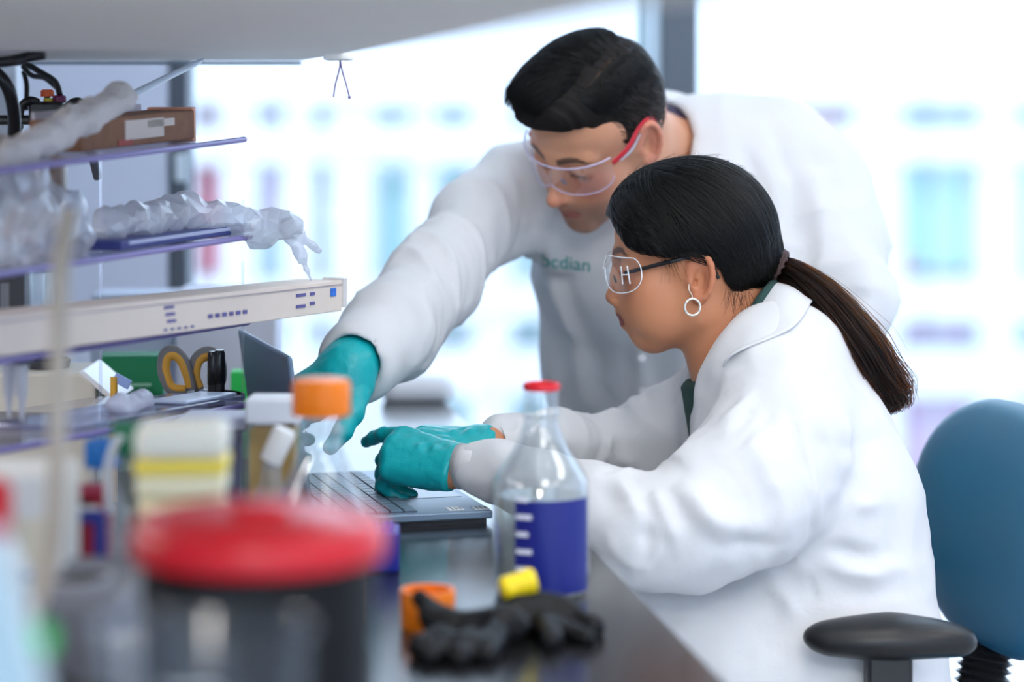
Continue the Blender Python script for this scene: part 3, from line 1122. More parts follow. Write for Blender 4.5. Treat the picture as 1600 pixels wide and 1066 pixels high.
    B.chain([P(800, 738, 2.842), P(770, 731, 2.853), P(748, 730, 2.862)], [.029, .0275, .026], .01)
    A._mix((slice(None),) * 3, B.D, .012, 'add')
    # far sleeve
    A.chain([sh_r + Vector((0, 0, -.01)), P(1040, 690, 3.14), P(960, 712, 3.15), P(870, 702, 3.08), P(785, 694, 3.0)], [.075, .058, .048, .038, .030], .03)
    # lap
    for dy, kn in ((-.09, kn_l), (.09, kn_r)):
        A.chain([P(1305, 1040, Ym) + Vector((0, dy, 0)), kn + Vector((.10, 0, .01))], [.115, .095], .04)
    A.cone(P(1300, 1070, 2.86), P(1150, 1075, 2.86), .10, .10, .05)
    # opening: neck hole and lapel gap
    A.cone(P(1105, 440, Ym), P(1172, 600, Ym), .050, .066, .012, 'sub')
    A.cone(P(1165, 600, Ym + .01), P(1060, 690, Ym + .015), .046, .034, .012, 'sub')
    V, F = A.mesh(1)
    N = normals(V, F)
    amp = .0035
    V = wrinkle(V, N, slv, .13, .0042, 11)
    V = wrinkle(V, N, [sh_r, P(1040, 690, 3.14), P(960, 712, 3.15), P(785, 694, 3.0)], .10, .0045, 14)
    V = V + N * (vnoise(V, 8, 13) * .006 + vnoise(V, 22, 15) * .0014 + (1 - 2 * np.abs(vnoise(V + .3 * np.stack([V[:, 2], V[:, 1], V[:, 0]], 1), 13, 17))) * .0030 + (1 - 2 * np.abs(vnoise(V, 27, 18))) * .0012)[:, None]
    def PP(*l): return [np.array(P(*q)) for q in l]
    yn = 2.74
    folds = [
        (PP((1175, 640, 2.76), (1120, 690, 2.70), (1075, 735, 2.70)), -.008, .010),
        (PP((1200, 660, 2.74), (1140, 715, 2.69), (1085, 770, 2.69)), .007, .010),
        (PP((1230, 630, 2.75), (1252, 700, 2.73), (1262, 780, 2.73), (1275, 862, 2.76)), -.007, .007),   # armhole seam
        (PP((1245, 650, 2.75), (1268, 760, 2.73), (1285, 850, 2.76)), .005, .012),
        (PP((1020, 768, 2.70), (1050, 830, 2.69), (1068, 885, 2.71)), .012, .010),
        (PP((990, 780, 2.70), (1012, 840, 2.69), (1022, 890, 2.71)), -.009, .010),
        (PP((1060, 750, 2.70), (1110, 810, 2.68), (1200, 835, 2.70)), .012, .018),
        (PP((1050, 790, 2.69), (1120, 845, 2.69), (1230, 862, 2.72)), -.007, .014),
        (PP((940, 765, 2.73), (960, 800, 2.71), (965, 850, 2.71)), -.008, .009),
        (PP((955, 750, 2.74), (985, 775, 2.70), (1005, 830, 2.69)), .010, .010),
        (PP((905, 735, 2.76), (915, 765, 2.75), (925, 800, 2.74)), .007, .008),
        (PP((870, 728, 2.79), (876, 755, 2.78), (885, 790, 2.78)), -.006, .008),
        (PP((1275, 862, 2.77), (1360, 872, 2.80), (1450, 868, 2.90)), -.014, .012),                          # crease at the waist
        (PP((1290, 880, 2.78), (1360, 895, 2.80), (1440, 885, 2.88)), .010, .014),
        (PP((1290, 890, 2.80), (1350, 930, 2.82), (1425, 960, 2.87)), -.009, .010),
        (PP((1300, 870, 2.80), (1370, 930, 2.82), (1440, 935, 2.90)), .008, .012),
        (PP((1262, 900, 2.80), (1285, 980, 2.80), (1300, 1050, 2.82)), -.005, .005),                         # side seam
        (PP((1180, 880, 2.82), (1230, 940, 2.80), (1270, 1010, 2.80)), .009, .012),
        (PP((1060, 915, 2.84), (1150, 985, 2.80), (1250, 1040, 2.80)), -.012, .010),
        (PP((1050, 940, 2.84), (1140, 1010, 2.80), (1235, 1066, 2.80)), .010, .012),
        (PP((1265, 690, 2.74), (1330, 700, 2.78), (1390, 680, 2.86)), -.004, .014),
        (PP((1285, 760, 2.75), (1345, 790, 2.79), (1420, 770, 2.88)), .006, .014),
        (PP((1240, 585, 2.80), (1290, 600, 2.80), (1350, 625, 2.86)), .005, .012),
        (PP((1200, 600, 2.80), (1160, 640, 2.77), (1130, 650, 2.76)), .007, .010),
        (PP((1215, 640, 2.77), (1180, 680, 2.73), (1150, 690, 2.71)), -.007, .008),
        (PP((1040, 640, 3.06), (1010, 690, 3.06), (1000, 730, 3.08)), -.007, .010),
        (PP((980, 655, 3.08), (950, 690, 3.08), (940, 725, 3.09)), .007, .010),
    ]
    for p, a, w in folds:
        V = fold(V, N, p, a, w)
    V = laplace(V, F, .4)
    coat = np_mesh('lab_coat', V, F, COTTON, body)
    # cuffs
    bm = bmesh.new()
    a, b = P(752, 730, 2.861), P(718, 729, 2.873)
    add_tube(bm, [a, a.lerp(b, .1), a.lerp(b, .5), a.lerp(b, .95), b, a.lerp(b, .8)], [.0255, .0275, .0265, .0275, .0265, .0225], 28, False)
    bm_obj('cuff', bm, COTTON2, coat, smooth=True)
    bm = bmesh.new()
    a, b = P(795, 694, 3.0), P(770, 694, 2.985)
    add_tube(bm, [a, a.lerp(b, .5), b], [.0285, .0275, .0265], 24, False)
    bm_obj('cuff', bm, COTTON2, coat, smooth=True)
    # collar: stands behind the neck, falls to lapels in front
    for sgn in (-1, 1):
        q = lambda px, py, d: P(px, py, Ym + sgn * d)
        inner = [q(1214, 440, .000), q(1203, 450, .036), q(1182, 490, .062), q(1152, 560, .064), q(1120, 620, .052), q(1094, 694, .030)]
        outer = [q(1256, 500, .000), q(1250, 516, .060), q(1226, 552, .104), q(1180, 606, .110), q(1148, 652, .092), q(1106, 712, .054)]
        outer = [Vector(p) for p in lay_on(A, np.array([list(p) for p in outer]), .0085, 8)]
        strip('collar', inner, outer, .0035, COTTON, coat, bulge=(.001, sgn * .003, .005))
    # pocket and its welt on the near side
    pk = [P(1118, 890, 2.80), P(1146, 884, 2.795), P(1150, 908, 2.795), P(1136, 920, 2.797), P(1116, 912, 2.80)]
    pc = lay_on(A, np.array([list(p) for p in pk]), .0055, 8)
    bm = bmesh.new()
    bm.faces.new([bm.verts.new(p) for p in pc])
    po = bm_obj('pocket', bm, COTTON, coat)
    so = po.modifiers.new('thickness', 'SOLIDIFY'); so.thickness = .003
    # ---- hair
    G = Field(axis(c[0] - .16, c[0] + .17, .0025), axis(Ym - .13, Ym + .13, .0025), axis(c[2] - .12, c[2] + .17, .0025))
    E = lambda p, r, k=.02: G.ell(H.w(p), [q * .95 for q in r], H.R, k)
    E((-.008, 0, .052), (.101, .086, .092))
    E((.040, 0, .062), (.062, .074, .064), .03)
    E((-.036, 0, .030), (.073, .074, .072), .03)
    for q in (1, -1):
        E((.030, q * .046, .040), (.050, .036, .050), .03)
    G.cone(H.w((-.050, 0, .005)), H.w((-.100, 0, -.008)), .055, .016, .03)
    cut_poly(G, fr, [(.2, .078), (.097, .080), (.091, .066), (.080, .046), (.062, .033), (.030, .026), (.006, .030), (-.012, .028), (-.030, .018),
                     (-.040, -.014), (-.056, -.038), (-.080, -.048), (-.104, -.038), (-.13, -.05), (-.13, -.3), (.2, -.3)], .006)
    v, f = G.mesh(1)
    N = normals(v, f)
    rs = np.random.RandomState(5)
    O = np.array((-.005, 0, .045))
    dT = unit((-.101, 0, -.053)); uT = unit((-.457, 0, .89)); yT = np.array((0, 1.0, 0))
    lv = H.loc(v) - O
    lv /= np.linalg.norm(lv, axis=1)[:, None]
    th_v = np.arccos(np.clip(lv @ dT, -1, 1)); al_v = np.arctan2(lv @ yT, lv @ uT)
    a0_v = al_v / np.maximum(1 - (th_v / 3.1) ** 2.4 * .75, .2)
    q = np.stack([np.cos(a0_v) * 5, np.sin(a0_v) * 5, th_v * .9], 1)
    lock = vnoise(q, 1.0, 41) * .0022 + (1 - 2 * np.abs(vnoise(q, 2.4, 42))) * .0014 + vnoise(q, 6.0, 43) * .0006
    v = v + N * (lock * np.clip(th_v * 2.5, 0, 1) * np.clip((2.95 - th_v) / .35, 0, 1))[:, None]
    hair = np_mesh('hair', v, f, HAIR_W, body)
    m = 30
    def flow(n, th0, th1, al0, al1, off0, off1, seed, p=2.3, end=.10):
        """strands that start along the parting or hairline and run to the tie"""
        r = np.random.RandomState(seed)
        t = np.linspace(0, 1, m)[None, :]
        ths = r.uniform(th0, th1, (n, 1)); als = r.uniform(al0, al1, (n, 1))
        th = ths + (end - ths) * t
        k = 1 - (1 - t) ** p
        start = r.uniform(.0, .25, (n, 1))
        al = als * (start + (1 - start) * k) + .05 * np.sin(3 * t + r.uniform(0, 6, (n, 1)))
        d = np.cos(th)[..., None] * dT + np.sin(th)[..., None] * (np.cos(al)[..., None] * uT + np.sin(al)[..., None] * yT)
        L = O + d * .118
        Wd = np.einsum('ij,nmj->nmi', H.R, L * H.s) + H.c
        off = np.repeat(r.uniform(off0, off1, (n, 1)), m, 1) * np.sin(np.linspace(.25, PI - .25, m))[None, :]
        Wd = lay_on(G, Wd.reshape(-1, 3), off.ravel(), 7)
        ok = (np.abs(sampler(G)[0](Wd) - off.ravel()) < .003).reshape(n, m).all(1)
        return Wd.reshape(n, m, 3)[ok]
    st = [flow(2100, .5, 3.06, .1, 2.5, .0012, .0042, 1), flow(500, .5, 2.8, -2.3, -.1, .0012, .0042, 2), flow(600, 1.6, 2.5, .9, 2.2, .0012, .0040, 3, 1.2)]
    r = np.random.RandomState(9)
    t = np.linspace(0, 1, m)[:, None]
    fr_ = []
    for k in range(1500):
        x0 = r.uniform(.02, .096); sd = 1 if r.rand() < .8 else -1
        p0 = np.array((x0, sd * r.uniform(0, .02), .150 - max(0, x0 - .05) * .9))
        p1 = np.array((r.uniform(.012, .030), sd * .10, .034 + r.uniform(0, .03)))
        p2 = np.array((-.106, sd * .015, -.008 + r.uniform(-.01, .02)))
        c1 = np.array((x0 + .035 - .02 * r.rand(), sd * .07, .085 + r.uniform(-.02, .03)))
        fr_.append((1 - t) ** 3 * p0 + 3 * t * (1 - t) ** 2 * c1 + 3 * t * t * (1 - t) * (p1 + (p1 - p0) * .2) + t ** 3 * p2)
    off = np.repeat(r.uniform(.0016, .0045, (1500, 1)), m, 1) * np.sin(np.linspace(.3, PI - .3, m))[None]
    Wd = lay_on(G, (np.einsum('ij,nmj->nmi', H.R, np.array(fr_) * H.s) + H.c).reshape(-1, 3), off.ravel(), 8)
    ok = (np.abs(sampler(G)[0](Wd) - off.ravel()) < .005).reshape(1500, m).all(1)
    Wd = Wd.reshape(1500, m, 3)
    ok &= np.linalg.norm(np.diff(Wd, axis=1), axis=2).max(1) < .03
    st.append(Wd[ok])
    st = np.concatenate(st)
    hair_curves('hair_strands', st, .00036, STRAND_W, hair, .8)
    t = np.linspace(0, 1, 18)[:, None]
    def strand(p0, pc, p1):
        return (1 - t) ** 2 * p0 + 2 * t * (1 - t) * pc + t ** 2 * p1
    m = 18
    # wisps before and behind the ear
    wl = []
    for k in range(80):
        if k < 26: p0 = np.array((.030 + rs.uniform(-.012, .010), .078, .024)); p1 = p0 + np.array((rs.uniform(-.012, .010), -.002, rs.uniform(-.036, -.008)))
        else: p0 = np.array((-.046 + rs.uniform(-.02, .006), .074, -.018 + rs.uniform(-.02, .01))); p1 = p0 + np.array((rs.uniform(-.010, .014), -.010, rs.uniform(-.045, -.012)))
        wl.append(strand(p0, (p0 + p1) / 2 + np.array((rs.uniform(-.006, .006), .004, 0)), p1))
    hair_curves('loose_hair', np.einsum('ij,nmj->nmi', H.R, np.array(wl) * H.s) + H.c, .00013, HAIR_W, hair, .3)
    # fine flyaway hair over the crown
    ns = 150
    fly = []
    for i in range(ns):
        x0 = rs.uniform(-.10, .09); yy = rs.uniform(-.04, .04)
        p0 = np.array((x0, yy, .14)); p1 = p0 + np.array((rs.uniform(-.04, .01), rs.uniform(-.02, .02), .0))
        pc = (p0 + p1) / 2 + np.array((0, 0, .01))
        fly.append(strand(p0, pc, p1))
    L = np.array(fly)
    Wd = np.einsum('ij,nmj->nmi', H.R, L * H.s) + H.c
    Wd = lay_on(G, Wd.reshape(-1, 3), np.tile(np.linspace(0, 1, m), ns) * np.repeat(rs.uniform(.002, .010, ns), m)).reshape(ns, m, 3)
    hair_curves('loose_hair', Wd, .00014, HAIR_W, hair, .5)
    # ponytail
    pt = catmull([P(1196, 410, Ym), P(1235, 428, Ym - .01), P(1285, 474, Ym - .03), P(1328, 532, Ym - .045), P(1362, 588, Ym - .04), P(1384, 624, Ym - .03), P(1392, 648, Ym - .03)], 6)
    m2 = len(pt)
    wd = np.interp(np.linspace(0, 1, m2), [0, .1, .3, .55, .8, 1], [.012, .013, .025, .034, .031, .008])
    bm = bmesh.new()
    add_tube(bm, pt[:-3], [float(w * .82) for w in wd[:-3]], 14, True)
    tail = bm_obj('ponytail', bm, HAIR_T, body, smooth=True)
    pa = np.array([list(p) for p in pt])
    tg = np.gradient(pa, axis=0); tg /= np.linalg.norm(tg, axis=1)[:, None]
    sx = np.cross(tg, np.array((0, 1, 0))); sx /= np.linalg.norm(sx, axis=1)[:, None]
    sy = np.cross(tg, sx)
    for nm, cnt, mt, sc in (('hair_strands', 1500, STRAND_T, 1.0), ('hair_strands', 500, STRAND_W, 1.0), ('loose_hair', 90, STRAND_T, 1.35)):
        a = rs.uniform(0, 2 * PI, cnt); rr = np.sqrt(rs.uniform(.35, 1, cnt)) * sc
        st = np.empty((cnt, m2, 3))
        for i in range(cnt):
            endk = 1 - .46 * rs.rand() ** 1.4
            dr_ = rs.normal(0, 1, 2) * .0105 * np.linspace(0, 1, m2)[:, None] ** 2
            tw = a[i] + np.linspace(0, rs.uniform(-.7, .7), m2)
            wv = 1 + .18 * np.sin(np.linspace(0, rs.uniform(3, 9), m2) + rs.uniform(0, 6))
            q = pa + (sx * np.cos(tw)[:, None] + sy * np.sin(tw)[:, None]) * (wd * rr[i] * wv)[:, None] + sx * dr_[:, :1] + sy * dr_[:, 1:]
            idx = np.linspace(0, (m2 - 1) * min(endk, 1), m2)
            i0 = np.minimum(idx.astype(int), m2 - 2); ff = (idx - i0)[:, None]
            st[i] = q[i0] * (1 - ff) + q[i0 + 1] * ff
        hair_curves(nm, st, .00045 if nm == 'hair_strands' else .0002, mt, tail, .4)
    bm = bmesh.new()
    for k in range(4):
        cc = np.array(P(1203 + 4 * k, 409 + 3 * k, Ym - .001 * k))
        dr = Vector((.80, 0, -.45)).normalized()
        xx = Vector((0, 1, 0)); yy = dr.cross(xx)
        ring = [Vector(cc) + xx * (.0215 * math.cos(2 * PI * i / 28)) + yy * (.0205 * math.sin(2 * PI * i / 28)) + dr * (.0015 * math.sin(3 * i)) for i in range(28)]
        vs = []
        add_tube(bm, ring + [ring[0]], .0036, 8, False)
    bm_obj('hair_tie', bm, mat('brown_elastic', srgb(62, 42, 40), .7), body, smooth=True)

    # ---- hoop earring
    e0 = Vector(H.w((-.001, .0775, -.024 - .010)))
    gold = mat('silver_ring', srgb(215, 210, 200), .35, metal=.7, bump=.4, bscale=300)
    ring_c = P(1082, 480, e0.y - .006)
    bm = bmesh.new()
    add_tube(bm, [ring_c + Vector((.0093 * math.sin(2 * PI * i / 36), .001 * math.sin(2 * PI * i / 36), .0100 * math.cos(2 * PI * i / 36))) for i in range(37)], .0016, 10, False)
    er = bm_obj('earring', bm, gold, body, smooth=True)
    top = ring_c + Vector((0, 0, .0105))
    tube('hook', [top, top + Vector((-.001, 0, .005)), top + Vector((-.004, 0, .010)), top + Vector((-.004, .002, .016)), top + Vector((-.003, .006, .017))], .0006, gold, er, 6)

    # ---- clear safety glasses
    safety_glasses(H, body, lens=clear_mat('clear_lens', (.93, .94, .95, 1), .07, .03, edge=.5), arm=BLACKP, one_piece=False,
                   edge_mat=mat('lens_edge', srgb(225, 228, 232), .15, trans=.0, spec=.8), bridge=BLACKP)
    return body, H


def safety_glasses(H, parent, lens, arm, one_piece, edge_mat, bridge, ear_z=0.0, arm2=None):
    """wraparound spectacles set on the nose of head H"""
    w = H.w
    root = empty('safety_glasses', (0, 0, 0))
    root.parent = parent
    def surf(th, z):                      # the bowl both lenses lie on; th from straight ahead to the side
        a = math.radians(th)
        fx = .112 - .004 * ((z - .008) / .025) ** 2 - .03 * abs(z - .008) * 0
        return w((.040 + (fx - .040) * math.cos(a), (.077) * math.sin(a), z))
    halves = (1, -1)
    for q in halves:
        loop = []
        for t in np.linspace(0, 2 * PI, 40, endpoint=False):
            ex = 2.4
            cx, cz = 38 if not one_piece else 36, .010
            ct, st_ = math.cos(t), math.sin(t)
            th = cx + (31 if not one_piece else 36.5) * math.copysign(abs(ct) ** (2 / ex), ct)
            zz = cz + .0245 * math.copysign(abs(st_) ** (2 / ex), st_) * (1.0 if st_ > 0 else 1.05)
            if st_ > 0: zz = min(zz, .031 - .00012 * (th - 38)) if not one_piece else min(zz, .030)
            loop.append((th, zz))
        bm = bmesh.new()
        rings = []
        for k in range(6):
            f = 1 - k / 5.0
            if f == 0:
                rings.append([bm.verts.new(surf(q * cx, cz))])
            else:
                rings.append([bm.verts.new(surf(q * (cx + (th - cx) * f), cz + (z - cz) * f)) for th, z in loop])
        for a, b in zip(rings, rings[1:]):
            nn = len(a)
            for i in range(nn):
                j = (i + 1) % nn
                if len(b) == 1: bm.faces.new([a[i], a[j], b[0]])
                else: bm.faces.new([a[i], a[j], b[j], b[i]])
        ln = bm_obj('lens', bm, lens, root, smooth=True)
        pts = [surf(q * th, z) for th, z in loop]
        if not one_piece:
            bm = bmesh.new()
            add_tube(bm, pts + [pts[0]], .0008 * H.s, 8, False)
            bm_obj('lens_rim', bm, edge_mat, root, smooth=True)
        else:
            top = [surf(q * th, .0305) for th in np.linspace(0, 72, 14)]
            tube('lens_rim', top, .0011, edge_mat, root, 8, n=0)
            low = [p for (th, z), p in sorted(zip(loop, pts), key=lambda k: k[0][0]) if z < .004]
            tube('lens_rim', low, .0008, edge_mat, root, 6, n=0)
        if not one_piece:                 # moulded hinge in the lens
            for h0, h1, z0, z1 in ((44, 45, -.004, .019), (54, 53, -.004, .019), (45, 53, .008, .008)):
                tube('hinge', [surf(q * h0, z0) , surf(q * h1, z1)], .0009, edge_mat, root, 6, n=2)
        # temple arm
        a0 = w((.040 + .020, q * .0735, .020)) if one_piece else surf(q * 49, .010); a1 = w((.030, q * (.0800 if one_piece else .0775), .019)); a2 = w((-.002, q * (.0830 if one_piece else .0775), .022 + ear_z)); a3 = w((-.020, q * .0770, .012 + ear_z)); a4 = w((-.030, q * .0730, -.010 + ear_z))
        if one_piece:
            a1 = w((.032, q * .0795, .0255)); a2 = w((.006, q * .0800, .0375)); a3 = w((-.014, q * .0800, .0385)); a4 = w((-.032, q * .0765, .022))
        am = tube('temple_arm', [a0, a1, a2, a3, a4], [.0044, .0050, .0036, .0030, .0026] if one_piece else [.0022, .0026, .0024, .0022, .0020], arm, root, 8, flat=.4, up=H.R[:, 2])
        if arm2:
            tube('inlay', [Vector(w((.050, q * .0775, .0175))), Vector(w((.03, q * .0825, .0215))), Vector(w((.008, q * .0830, .0310)))], [.0012, .0018, .001], arm2, root, 6)
        # nose pad
        tube('nose_pad', [w((.100, q * .006, .010)), w((.098, q * .011, -.002)), w((.092, q * .015, -.012))], [.0016, .0026, .0016], bridge, root, 8)
    if not one_piece: tube('bridge', [w((.111, -.010, .014)), w((.1122, 0, .016)), w((.111, .010, .014))], .0012, edge_mat, root, 8)
    return root
# ================================================================== the standing man
def build_man():
    fr = frame((-.62, -.50, -.60), (.80, -.58, -.17), P(940, 208, 3.25), 1.0)
    H = Head(fr, jaw=1.06, nose=.9, lips=.95, ear=1.05)
    c = fr[1]
    lat = Vector((.97, -.10, .03)).normalized()          # across his shoulders, to his left
    sh_r, el_r, wr_r = P(812, 305, 3.38), P(678, 435, 3.19), P(552, 566, 2.975)
    sh_l, el_l, wr_l = P(1255, 290, 3.44), P(1325, 470, 3.34), P(1270, 640, 3.26)
    c7, chest, waist, hips = P(1040, 240, 3.46), P(1065, 400, 3.46), P(1080, 560, 3.54), P(1085, 760, 3.62)
    S = Field(axis(-.42, .62, .010, [(c[0] - .16, c[0] + .16, .0024)]),
              axis(2.70, 3.90, .012, [(c[1] - .16, c[1] + .16, .0024)]),
              axis(.02, 1.45, .012, [(c[2] - .17, c[2] + .17, .0024)]))
    H.build(S)
    S.chain([H.w((-.030, 0, .0)), H.w((-.035, 0, -.05)), c7], [.056, .057, .060], .03)
    S.cone(sh_l + Vector((-.05, 0, -.05)), sh_r + Vector((.03, 0, -.02)), .045, .045, .04)
    for q in (-.07, .07):
        S.chain([c7 + lat * q, chest + lat * q, waist + lat * q, hips + lat * q], [.05, .085, .085, .09], .05)
        k0 = Vector((hips.x + q * 1.3, hips.y, hips.z - .05))
        S.chain([k0, Vector((k0.x, k0.y + .02, .50)), Vector((k0.x, k0.y + .06, .09))], [.095, .062, .045], .04)
        S.cone((k0.x, k0.y + .07, .06), (k0.x - .05, k0.y - .12, .05), .042, .032, .03)
    S.chain([sh_r, P(752, 345, 3.31), el_r, P(610, 520, 3.08), wr_r], [.045, .040, .034, .032, .025], .03)
    S.chain([sh_l, P(1300, 380, 3.40), el_l, P(1300, 560, 3.30), wr_l], [.045, .040, .034, .032, .026], .03)
    hr = Hand(wr_r, (-.74, -.42, -.46), (.45, -.45, -.70), (-.40, -.60, .68), 1.0)
    thumb = [(.014, .028, -.016), (.044, .050, -.024), (.070, .064, -.030), (.094, .068, -.036)]
    curl = [(22, 14, 8), (52, 50, 25), (58, 55, 30), (60, 55, 30)]
    hr.build(S, curl, thumb, .88, stub=0)
    hl = Hand(wr_l, (-.25, -.25, -.93), (-.7, -.6, .2), (.4, -.85, .1), 1.0)
    thl = [(.015, .028, -.012), (.048, .048, -.018), (.078, .056, -.024), (.10, .054, -.03)]
    cul = [(25, 30, 20)] * 4
    hl.build(S, cul, thl, .88, stub=0)
    V, F = S.mesh(1)
    base = np.array(srgb(206, 148, 116))
    col = H.colours(V, base, srgb(158, 92, 84), (.035, .024, .020), srgb(122, 98, 92), srgb(205, 112, 95), .0315)
    body = np_mesh('person', V, F, SKIN_M, col=col)
    tag(body, 'person with short dark hair leaning in white coat and pointing at laptop with gloved hand', 'person')
    eyes(H, body, srgb(60, 42, 30), (1, 0, -.55))

    for nm, hd, cu, th in (('glove', hr, curl, thumb), ('glove', hl, cul, thl)):
        o = hd.w((.06, 0, -.02))
        G = Field(axis(o[0] - .14, o[0] + .14, .0025), axis(o[1] - .14, o[1] + .14, .0025), axis(o[2] - .14, o[2] + .14, .0025))
        hd.build(G, cu, th, 1.08, stub=.0)
        if hd is hr:
            ad = Vector(unit(np.array(wr_r) - np.array(P(610, 520, 3.08))))
            G.cone(Vector(wr_r) - ad * .06, hd.w((.012, 0, -.003)), .0345, .0300, .02)
            G.half(Vector(wr_r) - ad * .035, -ad, .003)
        else:
            G.cone(hd.w((-.030, 0, -.003)), hd.w((.012, 0, -.003)), .0330, .0285, .008, flat=.85, flat_dir=hd.Z)
            G.half(hd.w((-.030, 0, 0)), -hd.X, .003)
        v, f = G.mesh(1)
        N = normals(v, f)
        v = v + N * (vnoise(v, 50, 3) * .0012 + vnoise(v, 120, 5) * .0005)[:, None]
        np_mesh(nm, v, f, GLOVE, body)

    L_ = Field(axis(.08, .50, .012), axis(3.44, 3.90, .012), axis(.06, .90, .012))
    for q in (-.07, .07):
        k0 = Vector((hips.x + q * 1.3, hips.y, hips.z - .05))
        L_.chain([k0, Vector((k0.x, k0.y + .02, .50)), Vector((k0.x, k0.y + .06, .11))], [.105, .074, .060], .04)
    v, f = L_.mesh(1)
    np_mesh('trousers', v, f, mat('dark_trousers', srgb(40, 42, 52), .85), body)
    # shirt in the collar
    T = Field(axis(c[0] - .1, c[0] + .35, .005), axis(3.2, 3.75, .005), axis(.85, 1.35, .005))
    T.cone(P(1030, 232, 3.44), P(1045, 250, 3.47), .063, .068, .02)
    T.cone(c7 - lat * .08 + Vector((0, 0, -.03)), c7 + lat * .08 + Vector((0, 0, -.03)), .05, .05, .03)
    T.cone(c7 + Vector((0, 0, -.03)), chest, .07, .08, .03)
    v, f = T.mesh(1)
    np_mesh('undershirt', v, f, mat('violet_shirt', srgb(58, 50, 74), .9), body)

    # ---- coat
    A = Field(axis(-.32, .66, .0055), axis(2.88, 3.86, .0055), axis(.42, 1.34, .0055))
    for q in (-.080, 0, .095):
        A.chain([c7 + lat * q + Vector((0, .01, -.03)), chest + lat * q, waist + lat * q, hips + lat * q, P(1085, 1000, 3.62) + lat * q * 1.3],
                [.085, .122, .120, .125, .14], .06)
    A.cone(sh_r + Vector((.03, .01, .0)), sh_l + Vector((-.02, 0, .005)), .078, .080, .06)
    A.cone(P(1090, 235, 3.47), P(1200, 250, 3.46), .075, .080, .05)
    B = Field(*A.ax)
    B.chain([sh_r, P(752, 345, 3.31), el_r, P(610, 520, 3.08), P(562, 566, 3.0)], [.066, .058, .057, .056, .054], .03)
    ad = (Vector(wr_r) - P(610, 520, 3.08)).normalized()
    B.half(Vector(wr_r) + ad * .004, ad, .004)
    B.cone(Vector(wr_r) - ad * .025, Vector(wr_r) + ad * .03, .033, .034, .004, 'sub')
    B.chain([sh_l, P(1300, 380, 3.40), el_l, P(1300, 560, 3.30), wr_l], [.082, .070, .062, .050, .042], .03)
    A._mix((slice(None),) * 3, B.D, .022, 'add')
    A.cone(H.w((-.02, 0, -.02)), c7 + Vector((-.01, -.01, .0)), .066, .070, .012, 'sub')
    A.cone(c7 + Vector((-.01, -.03, .0)), P(1010, 330, 3.30), .062, .045, .012, 'sub')
    V, F = A.mesh(1)
    V0 = V.copy()
    N = normals(V, F)
    V = wrinkle(V, N, [sh_r, P(752, 345, 3.31), el_r, P(610, 520, 3.08), P(562, 566, 3.0)], .13, .0048, 21)
    V = wrinkle(V, N, [sh_l, P(1300, 380, 3.40), el_l, wr_l], .12, .0045, 24)
    V = V + N * (vnoise(V * np.array((1, 1, .5)), 11, 23) * .009 + vnoise(V, 25, 25) * .0018 + (1 - 2 * np.abs(vnoise(V * np.array((1, 1, .6)), 12, 27))) * .0035)[:, None]
    def PP(*l): return [np.array(P(*q)) for q in l]
    for p, a, w in [
        (PP((690, 330, 3.27), (740, 375, 3.25), (790, 390, 3.28)), -.012, .012), (PP((680, 365, 3.22), (720, 400, 3.2), (770, 410, 3.24)), .012, .014),
        (PP((640, 400, 3.2), (690, 440, 3.13), (725, 470, 3.16)), -.014, .012), (PP((620, 425, 3.16), (665, 470, 3.08), (700, 500, 3.12)), .013, .014),
        (PP((600, 455, 3.1), (640, 490, 3.05), (670, 530, 3.08)), -.010, .012), (PP((560, 480, 3.06), (600, 530, 3.0), (625, 570, 3.03)), .010, .014),
        (PP((530, 520, 3.02), (560, 545, 2.97), (600, 560, 2.98)), -.008, .010),
        (PP((800, 240, 3.36), (790, 300, 3.3), (800, 360, 3.3)), .010, .016), (PP((830, 260, 3.36), (830, 320, 3.32), (840, 380, 3.34)), -.012, .014),
        (PP((860, 300, 3.34), (850, 360, 3.33), (870, 430, 3.36)), .010, .016), (PP((880, 420, 3.36), (930, 520, 3.4), (960, 640, 3.45)), -.016, .022),
        (PP((860, 440, 3.38), (890, 540, 3.4), (905, 650, 3.45)), .014, .018), (PP((980, 420, 3.33), (1000, 540, 3.38), (1010, 660, 3.45)), .010, .014),
        (PP((1150, 220, 3.38), (1190, 290, 3.33), (1200, 370, 3.33)), -.012, .014), (PP((1200, 200, 3.4), (1240, 280, 3.34), (1240, 380, 3.32)), -.010, .016),
        (PP((1270, 260, 3.36), (1285, 340, 3.32), (1280, 430, 3.3)), .010, .018), (PP((1130, 260, 3.36), (1150, 320, 3.33), (1140, 400, 3.32)), .010, .016),
        (PP((1230, 420, 3.3), (1300, 450, 3.26), (1350, 470, 3.28)), -.010, .012)]:
        V = fold(V, N, p, a, w)
    hem = np.clip((np.linalg.norm(V0 - np.array(wr_r), axis=1) - .052) / .05, 0, 1)[:, None]
    V = V0 + (V - V0) * hem
    sm_ = V.copy()
    for _ in range(8): sm_ = laplace(sm_, F, .5)
    near = np.clip((.095 - np.linalg.norm(V0 - np.array(wr_r), axis=1)) / .03, 0, 1)[:, None]
    V = V * (1 - near) + sm_ * near
    V = laplace(V, F, .4)
    coat = np_mesh('lab_coat', V, F, COTTON, body)
    # collar
    strip('collar', [P(1000, 268, 3.30), P(1058, 252, 3.38), P(1070, 205, 3.44), P(1058, 165, 3.47), P(1028, 150, 3.47), P(985, 160, 3.45), P(930, 200, 3.42)],
          [P(1020, 330, 3.26), P(1110, 300, 3.34), P(1128, 215, 3.43), P(1088, 158, 3.50), P(1030, 142, 3.53), P(960, 165, 3.52), P(890, 235, 3.42)], .004, COTTON, coat)
